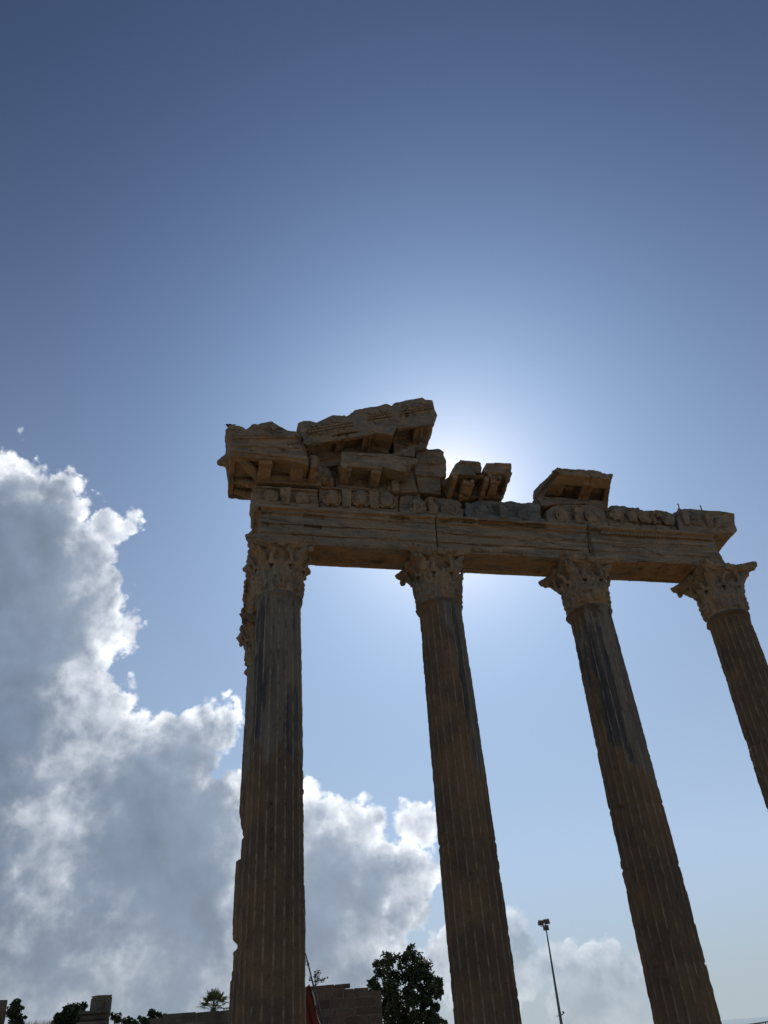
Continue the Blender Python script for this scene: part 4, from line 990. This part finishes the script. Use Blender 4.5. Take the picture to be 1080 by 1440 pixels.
# ------------------------------------------------------------------ bird on the corner
def bird():
    s, z = at(322.5, 600.5, -0.95); S = Solid(); L = 0.075
    S.ball((0, 0, 0.075), (0.060, 0.032, 0.034), 14, 9)
    S.ball((-0.052, 0, 0.100), (0.026, 0.022, 0.023), 12, 8)
    S.tube([(-0.070, 0, 0.099), (-0.092, 0, 0.095)], [0.008, 0.001], 6)
    S.tube([(0.035, 0, 0.083), (0.085, 0, 0.110), (0.125, 0, 0.128)], [0.022, 0.015, 0.010], 8)
    for k in (-1, 1):
        S.tube([(-0.03, k * 0.027, 0.09), (0.02, k * 0.032, 0.085), (0.075, k * 0.016, 0.092)], [0.012, 0.018, 0.006], 7)
    m = bmesh.new()
    me = S.carve((0, 0, 0), voxel=0.005, smooth=2, rough=0.0, chips=0.0)
    o = link('bird', me, 'feather', None, W(s, -0.95, z - 0.045), ANG)
    tag(o, 'small dark bird perched on the tip of the left corner block', 'bird')
    for k in (-1, 1):
        Lg = Solid(); Lg.tube([(0.005, k * 0.012, 0.05), (0.0, k * 0.012, 0.0)], 0.004, 6); Lg.tube([(-0.018, k * 0.012, 0.002), (0.010, k * 0.012, 0.002)], 0.004, 6)
        link('leg', mesh_of(Lg.v, Lg.f), 'feather', o)
bird()

# ------------------------------------------------------------------ surroundings
def tone_attr(me, vals):
    a = me.attributes.new('tone', 'FLOAT', 'POINT'); a.data.foreach_set('value', np.asarray(vals, np.float32))
def brick_box(v, f, tn, o, ux, uy, w, d, h, z, tone, rnd, j=0.012):
    """one squared stone: o corner (x, y), ux along the wall, uy into it"""
    n = len(v); c = 0.022
    for (a, b2, zz) in ((0, 0, 0), (1, 0, 0), (1, 1, 0), (0, 1, 0), (0, 0, 1), (1, 0, 1), (1, 1, 1), (0, 1, 1)):
        p = o + ux * (c + a * (w - 2 * c) + rnd.uniform(-j, j)) + uy * (b2 * d + (rnd.uniform(-j, j) if b2 == 0 else 0))
        v.append((p.x, p.y, z + (c if zz == 0 else h - c) + rnd.uniform(-j, j)))
        tn.append(tone)
    f += [(n, n + 3, n + 2, n + 1), (n + 4, n + 5, n + 6, n + 7), (n, n + 1, n + 5, n + 4), (n + 1, n + 2, n + 6, n + 5), (n + 2, n + 3, n + 7, n + 6), (n + 3, n, n + 4, n + 7)]
def ashlar_wall(name, label, p0, p1, heights, mat, course, length, depth, seed, cat='wall', group=None, jitter=0.012):
    """a wall of courses between two ground points; heights: (fraction, top) steps"""
    rnd = random.Random(seed); a, b2 = Vector((p0.x, p0.y, 0)), Vector((p1.x, p1.y, 0)); L = (b2 - a).length
    ux = (b2 - a).normalized(); uy = Vector((-ux.y, ux.x, 0)); v, f, tn = [], [], []; z = 0; row = 0
    def top(q):
        for fr, t in heights:
            if q <= fr: return t
        return heights[-1][1]
    zmax = max(t for _, t in heights)
    while z < zmax - 0.05:
        h = course * rnd.uniform(0.85, 1.15); x = -0.0; first = True
        while x < L - 0.02:
            w = length * rnd.uniform(0.6, 1.4)
            if first and row % 2: w *= 0.5
            first = False
            if L - (x + w) < length * 0.3: w = L - x
            tq = top((x + w / 2) / L)
            ragged = seed == 82 and z + h > tq - 0.1 and rnd.random() < 0.22 and depth > 0.65
            if z < tq - 0.06 and not ragged:
                hh = min(h, tq - z)
                brick_box(v, f, tn, ux * x + uy * rnd.uniform(-0.02, 0.02), ux, uy, w, depth, hh, z, rnd.random(), rnd, jitter)
            x += w
        z += h; row += 1
    o = link(name, None, None, None, (a.x, a.y, 0))
    m = mesh_of(v, f); tone_attr(m, tn); st = link('stone_courses', m, mat, o)
    v2, f2 = [], []; fr0 = 0.0
    for fr, t in heights:
        i = len(v2); q0, q1 = ux * (L * fr0 + (0.03 if fr0 == 0 else -0.004 * L)), ux * (L * fr - (0.03 if fr == 1.0 else 0.0))
        for zz in (-0.05, t - (0.05 if seed != 82 else course * 1.2)):
            for p in (q0 + uy * 0.035, q1 + uy * 0.035, q1 + uy * (depth - 0.05), q0 + uy * (depth - 0.05)): v2.append((p.x, p.y, zz))
        f2 += [(i, i + 3, i + 2, i + 1), (i + 4, i + 5, i + 6, i + 7), (i, i + 1, i + 5, i + 4), (i + 1, i + 2, i + 6, i + 5), (i + 2, i + 3, i + 7, i + 6), (i + 3, i, i + 4, i + 7)]
        fr0 = fr + 0.004
    link('mortar_core', mesh_of(v2, f2), 'mortar', o)
    return tag(o, label, cat, group)

def leaf_quads(centers, n, spread, size, rnd, flat=0.0, elong=1.6):
    """many small leaf faces scattered round clump centres"""
    v, f, tn = [], [], []
    for (c, rad, tone) in centers:
        for _ in range(n):
            d = Vector((rnd.gauss(0, 1), rnd.gauss(0, 1), rnd.gauss(0, 1))); d = d.normalized() * rad * spread * rnd.random() ** 0.45
            p = Vector(c) + d
            a = Vector((rnd.gauss(0, 1), rnd.gauss(0, 1), rnd.gauss(0, 0.6 + flat))).normalized()
            b2 = a.cross(Vector((rnd.gauss(0, 1), rnd.gauss(0, 1), rnd.gauss(0, 1)))).normalized()
            s = size * rnd.uniform(0.6, 1.3); n0 = len(v)
            v += [p - a * s * elong * 0.5, p + b2 * s * 0.4 - a * s * 0.05, p + a * s * elong * 0.5, p - b2 * s * 0.4 - a * s * 0.05]
            f.append((n0, n0 + 1, n0 + 2, n0 + 3)); t = min(1, max(0, tone + rnd.uniform(-0.25, 0.25))); tn += [t] * 4
    m = mesh_of(v, f); tone_attr(m, tn); return m

def tree():
    D = 65.0; rnd = random.Random(5); foot = far(574, 1470, D); foot.z = 0
    ux = Vector((foot.y, -foot.x, 0)).normalized(); uf = Vector((foot.x, foot.y, 0)).normalized()
    o = link('leafy_tree', None, None, None, foot)
    tag(o, 'dark broadleaf tree with a ragged crown beside the brown stone wall', 'tree')
    def P(px, py, dep): p = far(px, py, D) - foot; return p + uf * dep
    # clumps: photograph column, row, radius in metres, depth
    spec = [(541, 1353, .75), (533, 1366, .62), (528, 1380, .50), (533, 1392, .45), (548, 1362, .85), (566, 1350, .80), (575, 1346, .60), (582, 1357, .90), (595, 1364, .85), (603, 1372, .75), (611, 1383, .62), (615, 1396, .50), (607, 1395, .75),
            (556, 1378, .95), (570, 1372, .95), (586, 1378, .9), (545, 1392, .75), (560, 1398, .9), (577, 1394, .7), (592, 1393, .75), (548, 1410, .95), (566, 1416, .85), (583, 1412, .65), (600, 1409, .55), (610, 1414, .35), (545, 1430, 1.0),
            (562, 1434, .9), (580, 1430, .75), (596, 1426, .6), (608, 1424, .5), (616, 1434, .6), (624, 1440, .5), (600, 1440, .7), (555, 1452, 1.1), (585, 1452, 1.0), (612, 1456, .8), (539, 1445, .8), (536, 1415, .6)]
    cl = []
    for (x, y, r) in spec:
        for q in range(7):
            dep = rnd.uniform(-1.6, 1.6); dd = Vector((rnd.gauss(0, .42), 0, rnd.gauss(0, .42))) * r
            cl.append((P(x, y, dep) + ux * dd.x + Vector((0, 0, dd.z)), r * rnd.uniform(0.34, 0.56), rnd.random()))
    link('crown', leaf_quads(cl, 64, 1.0, 0.17, rnd), 'leaf', o)
    T = Solid(); T.tube([(0, 0, -0.2), (0.05, 0, 1.2), (-0.1, 0.05, 2.4), (0.0, 0.1, 3.6)], [0.30, 0.24, 0.19, 0.12], 9)
    for (x, y, r) in spec[::2]:
        p = P(x, y, rnd.uniform(-1, 1)); q = Vector((0, 0, min(2.6, 0.9 + 0.35 * p.z)))
        T.tube([q, (q * 0.45 + p * 0.55) + Vector((0, 0, -0.25)), p], [0.11, 0.06, 0.025], 6)
    link('trunk', mesh_of(T.v, T.f, True), 'trunk', o)
tree()

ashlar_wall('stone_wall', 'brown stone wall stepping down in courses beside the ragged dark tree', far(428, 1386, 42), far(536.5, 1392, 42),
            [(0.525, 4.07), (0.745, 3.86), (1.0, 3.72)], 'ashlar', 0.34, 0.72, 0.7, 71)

def wall_plant():
    rnd = random.Random(9); foot = far(443, 1386, 42.3); o = link('wall_shrub', None, None, None, foot)
    tag(o, 'thin sprouting shrub growing on top of the brown stone wall', 'shrub')
    S = Solid(); cl = []
    for i in range(9):
        a = rnd.uniform(-0.5, 0.55); h = rnd.uniform(0.25, 0.62); tip = Vector((a, rnd.uniform(-.1, .1), h))
        S.tube([(0, 0, -0.05), tip * 0.5 + Vector((0, 0, .06)), tip], [0.014, 0.010, 0.005], 5)
        for k in range(3): cl.append((tip * rnd.uniform(0.55, 1.05), 0.10, rnd.random()))
    link('stem', mesh_of(S.v, S.f), 'trunk', o); link('foliage', leaf_quads(cl, 7, 1.0, 0.07, rnd), 'leaf', o)
wall_plant()

def red_drape():
    D = 25.0; rnd = random.Random(4); foot = far(458, 1475, D); foot.z = 0
    o = link('red_banner', None, None, None, foot)
    tag(o, 'red cloth banner hanging in folds from a leaning dark pole behind the corner column', 'banner')
    tip = far(429.5, 1340, D) - foot; q = far(452, 1432, D) - foot
    d = (tip - q).normalized(); ux = Vector((foot.y, -foot.x, 0)).normalized(); uf = Vector((foot.x, foot.y, 0)).normalized()
    P = Solid(); base = q - d * (q.z / d.z)
    P.tube([base, q, tip], [0.035, 0.032, 0.016], 8)
    P2 = Solid(); e = far(433.2, 1356, D) - foot; P2.ball(e, (0.035, 0.035, 0.05), 8, 6); P2.tube([e, e + Vector((-0.04, 0, 0.10))], 0.018, 6)
    link('pole', mesh_of(P.v, P.f, True), 'lampbody', o); link('pole_fitting', mesh_of(P2.v, P2.f, True), 'lampbody', o)
    v, f = [], []; nu, nv = 26, 22; up = far(434.5, 1384, D) - foot; dn = far(461, 1470, D) - foot
    for i in range(nu):
        for j in range(nv):
            a = i / (nu - 1); b2 = j / (nv - 1); edge = up + (dn - up) * a + ux * (0.03 * math.sin(a * 9))
            wdt = 0.36 + 0.22 * a
            fold = 0.055 * math.sin(b2 * 17 + a * 3) * (0.3 + 0.7 * a) + 0.03 * math.sin(b2 * 31 - a * 7)
            p = edge - ux * (wdt * b2) + uf * fold + Vector((0, 0, -0.32 * b2 * (1 - b2) - 0.10 * b2))
            v.append(p)
    f = [(i * nv + j, i * nv + j + 1, (i + 1) * nv + j + 1, (i + 1) * nv + j) for i in range(nu - 1) for j in range(nv - 1)]
    m = mesh_of(v, f, True); c = link('cloth', m, 'red', o); md = c.modifiers.new('thickness', 'SOLIDIFY'); md.thickness = 0.008
    B = Solid(); B.tube([v[i * nv] for i in range(3, 10)], 0.018, 6); link('pale_hem', mesh_of(B.v, B.f, True), 'whitecloth', o)
red_drape()

def mast():
    D = 95.0; foot = far(789.5, 1440, D); foot.z = 0; top = far(764.5, 1302, D); h = top.z
    o = link('floodlight_mast', None, None, None, foot); tag(o, 'tall floodlight mast with three lamp heads between the two middle right columns', 'floodlight')
    T = Solid(); T.tube([(0, 0, -0.3), (0, 0, 2.6), (0, 0, h)], [0.19, 0.15, 0.06], 12); link('pole', mesh_of(T.v, T.f, True), 'galv', o)
    uf = Vector((-foot.x, -foot.y, 0)).normalized(); az = math.atan2(uf.y, uf.x) + math.pi / 2
    A = Solid(); A.tube([(-0.55, 0, h - 0.02), (0.30, 0, h - 0.02)], 0.04, 6); A.box(-0.05, 0.05, -0.05, 0.05, h - 0.3, h + 0.35)
    link('crossarm', mesh_of(A.v, A.f), 'galv', o, (0, 0, 0), az)
    for (x, z, tilt, tw) in ((-0.42, 0.28, 35, 25), (0.16, 0.36, 30, -20), (0.0, -0.22, 28, 0)):
        L = Solid(); L.loft([(-0.30, -0.24), (0.30, -0.24), (0.30, 0.24), (-0.30, 0.24)], 0.30, [(-0.36, -0.30), (0.36, -0.30), (0.36, 0.30), (-0.36, 0.30)], 0.0); L.box(-0.12, 0.12, 0.28, 0.42, -0.1, 0.1)
        hd = link('lamp_head', mesh_of(L.v, L.f), 'lampbody', o, (math.cos(az) * x, math.sin(az) * x, h + z)); hd.rotation_euler = (R(tilt), 0, az + R(tw)); hd.scale = (0.86, 0.86, 0.86)
        G = Solid(); G.box(-0.32, 0.32, -0.012, -0.004, -0.26, 0.26); link('lamp_glass', mesh_of(G.v, G.f), 'glass', hd)
    K = Solid(); zb = far(789, 1426, D).z; K.box(-0.15, 0.15, -0.35, -0.15, zb - 0.2, zb + 0.2); K.tube([(0.15, 0, zb - 0.1), (0.34, 0, zb + 0.02)], 0.05, 6); K.box(0.28, 0.46, -0.12, 0.12, zb + 0.0, zb + 0.22); K.tube([(-0.4, 0, zb - 0.15), (0, 0, zb - 0.15)], 0.03, 5)
    link('control_box', mesh_of(K.v, K.f), 'galv', o, (0, 0, 0), az)
mast()

# ruins and plants on the left
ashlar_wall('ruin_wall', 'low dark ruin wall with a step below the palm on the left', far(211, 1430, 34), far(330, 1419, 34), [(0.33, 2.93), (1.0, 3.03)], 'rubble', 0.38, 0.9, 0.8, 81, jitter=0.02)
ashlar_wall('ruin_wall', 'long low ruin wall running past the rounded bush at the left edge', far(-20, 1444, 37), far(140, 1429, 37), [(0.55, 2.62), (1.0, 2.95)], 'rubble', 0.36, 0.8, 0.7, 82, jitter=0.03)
ashlar_wall('ruin_pier', 'square ruined stone pier cut by the left edge of the view', far(-40, 1403, 26), far(12.5, 1408, 26), [(0.80, 3.22), (1.0, 3.06)], 'rubble', 0.5, 0.6, 0.9, 83, cat='stone pier', jitter=0.02)
def stepped_pier():
    a = far(136.5, 1404, 32.0); o = ashlar_wall('stone_pier', 'stone pier with a tall top block and stepped mouldings beside the rounded bush', far(137, 1404, 32), far(158.5, 1405, 32.2), [(1.0, 3.60)], 'rubble', 0.55, 0.62, 0.6, 84, cat='stone pier')
    foot = Vector((a.x, a.y, 0)); ux = Vector((a.y, -a.x, 0)).normalized(); uy = Vector((-ux.y, ux.x, 0)); rnd = random.Random(8)
    v, f, tn = [], [], []
    for (x0, w, z, h, dp) in ((-0.56, 1.00, 3.02, 0.13, 0.12), (-0.50, 0.90, 2.86, 0.16, 0.05), (-0.58, 1.04, 2.72, 0.14, 0.14), (-0.48, 0.86, 2.3, 0.42, 0.0), (-0.48, 0.86, 0.0, 2.3, 0.0)):
        brick_box(v, f, tn, ux * x0 - uy * dp - uy * 0.12, ux, uy, w, 0.9, h, z, rnd.random(), rnd, 0.012)
    m = mesh_of(v, f); tone_attr(m, tn); link('stepped_cornice', m, 'rubble', o)
    cv = []
    for zz in (-0.05, 3.10):
        for (x, y) in ((-0.44, 0.0), (0.34, 0.0), (0.34, 0.62), (-0.44, 0.62)): p = ux * x + uy * y; cv.append((p.x, p.y, zz))
    link('rubble_core', mesh_of(cv, [(0, 3, 2, 1), (4, 5, 6, 7), (0, 1, 5, 4), (1, 2, 6, 5), (2, 3, 7, 6), (3, 0, 4, 7)]), 'mortar', o)
stepped_pier()
def shrub(name, label, px, py, D, spec, seed, leaf=0.09, n=40, mat='leaf', cat='shrub', stem=True, group=None):
    rnd = random.Random(seed); foot = far(px, py, D); foot.z = 0; o = link(name, None, None, None, foot); tag(o, label, cat, group)
    ux = Vector((foot.y, -foot.x, 0)).normalized(); uf = Vector((foot.x, foot.y, 0)).normalized(); cl = []
    for (x, y, r) in spec:
        p = far(x, y, D) - foot
        for q in range(6): cl.append((p + ux * rnd.gauss(0, .4) * r + uf * rnd.uniform(-1, 1) * r + Vector((0, 0, rnd.gauss(0, .35) * r)), r * rnd.uniform(0.4, 0.62), rnd.random()))
    link('foliage', leaf_quads(cl, n, 1.0, leaf, rnd), mat, o)
    if stem:
        S = Solid()
        for (x, y, r) in spec: p = far(x, y, D) - foot; S.tube([(0, 0, -0.1), p * 0.5 + Vector((0, 0, 0.1)), p], [0.07, 0.045, 0.02], 6)
        link('stem', mesh_of(S.v, S.f), 'trunk', o)
    return o
shrub('rounded_bush', 'rounded dense green bush behind the ruin wall beside the stepped pier', 102, 1440, 38, [(93, 1424, .28), (103, 1421, .28), (113, 1423, .28), (87, 1431, .28), (120, 1430, .25), (105, 1431, .40), (84, 1438, .24), (96, 1438, .36), (115, 1437, .32)], 31, 0.10, 130, cat='bush')
shrub('conifer_shrub', 'dark open branched conifer beside the stone pier at the left edge', 22, 1440, 36, [(19, 1412, .20), (24, 1409, .14), (17, 1420, .24), (27, 1419, .12), (20, 1428, .24), (26, 1432, .16), (16, 1436, .24), (24, 1438, .26), (30, 1437, .14)], 32, 0.07, 55, 'needle', 'conifer')
shrub('leafy_shrub', 'small leafy bush at the low end of the stepped ruin wall', 212, 1440, 36, [(205, 1432, .20), (212, 1427, .20), (219, 1430, .18), (228, 1428, .12), (210, 1436, .25), (203, 1438, .16)], 33, 0.09, 40, cat='bush')
shrub('leafy_shrub', 'low scrub just right of the stepped stone pier', 168, 1445, 40, [(161, 1430, .14), (168, 1434, .20), (176, 1435, .20), (184, 1437, .18), (190, 1440, .14)], 34, 0.09, 36)
def weeds():
    rnd = random.Random(12); a, b2 = far(34, 1441, 37.2), far(76, 1436.5, 37.2); o = link('dry_weeds', None, None, None, a)
    tag(o, 'sparse dry weeds sprouting along the low ruin wall by the rounded bush', 'weeds'); o['kind'] = 'stuff'
    v, f, tn = [], [], []
    for i in range(150):
        p = (b2 - a) * rnd.random() + Vector((0, rnd.uniform(-.2, .2), -0.15)); h = rnd.uniform(0.10, 0.32); lean = Vector((rnd.uniform(-.10, .10), rnd.uniform(-.05, .05), h)); n = len(v)
        v += [p + Vector((-.010, 0, 0)), p + Vector((.010, 0, 0)), p + lean]; f.append((n, n + 1, n + 2)); tn += [rnd.random()] * 3
    m = mesh_of(v, f); tone_attr(m, tn); link('weed_blades', m, 'dry', o)
weeds()
def palm():
    D = 50.0; rnd = random.Random(6); foot = far(300, 1440, D); foot.z = 0; o = link('fan_palm', None, None, None, foot); tag(o, 'fan palm showing spiky fronds above the low ruin wall on the left', 'palm')
    top = far(300, 1420, D) - foot; T = Solid(); T.tube([(0, 0, -0.2), (0.03, 0, top.z * 0.5), top], [0.22, 0.19, 0.17], 10); link('trunk', mesh_of(T.v, T.f, True), 'trunk', o)
    ux = Vector((foot.y, -foot.x, 0)).normalized(); uf = Vector((foot.x, foot.y, 0)).normalized()
    for k in range(18):
        an = 2 * math.pi * k * 0.381966; el = R(4 + 84 * ((k * 5) % 18) / 17)
        d = (ux * math.cos(an) + uf * math.sin(an)) * math.cos(el) + Vector((0, 0, math.sin(el)))
        side = d.cross(Vector((0, 0, 1))); side = side.normalized() if side.length > .05 else ux; nrm = side.cross(d)
        L = rnd.uniform(0.40, 0.56); hub = top + d * L; v, f, tn = [], [], []
        S = Solid(); S.tube([top, hub], [0.020, 0.012], 5); v += S.v; f += S.f; tn += [0.6] * len(S.v)
        for i in range(17):
            a = R(-88 + 176 * i / 16); dr = d * math.cos(a) + side * math.sin(a); ln = 0.60 * (0.72 + 0.28 * math.cos(a)) * rnd.uniform(0.9, 1.1)
            w = nrm * 0.012 + (side * math.cos(a) - d * math.sin(a)) * 0.026; tip = hub + dr * ln + Vector((0, 0, -0.12 * rnd.random() - 0.05)); mid = hub + dr * ln * 0.6; n = len(v)
            v += [hub, mid + w, tip, mid - w]; f.append((n, n + 1, n + 2, n + 3)); tn += [rnd.random()] * 4
        m = mesh_of(v, f); tone_attr(m, tn); link('frond', m, 'frond', o)
palm()
def parapet():
    a, b2 = far(1056, 1440, 24.0), far(1080, 1436, 31.4); d_ = (b2 - a) * 0.5; a, b2 = a - d_, b2 + d_ * 3; ux = (b2 - a); ux.z = 0; L = ux.length; ux.normalize(); uy = Vector((-ux.y, ux.x, 0))
    o = link('white_parapet', None, None, None, (a.x, a.y, 0)); tag(o, 'pale parapet with a grey rail at the lower right corner', 'parapet')
    zt = far(1056, 1440, 24.0).z; an = math.atan2(ux.y, ux.x)
    S = Solid(); S.box(0, L, 0, 0.2, -0.05, zt - 0.16); link('panel', mesh_of(S.v, S.f), 'white', o, (0, 0, 0), an)
    S = Solid(); S.tube([(-0.02, 0.1, zt - 0.02), (L, 0.1, zt - 0.02)], 0.025, 8)
    link('rail', mesh_of(S.v, S.f, True), 'galv', o, (0, 0, 0), an)
    for i in range(8):
        S = Solid(); q = 0.1 + i * L / 8; S.tube([(q, 0.1, zt - 0.18), (q, 0.1, zt - 0.02)], 0.014, 6); link('post', mesh_of(S.v, S.f, True), 'galv', o, (0, 0, 0), an)
parapet()
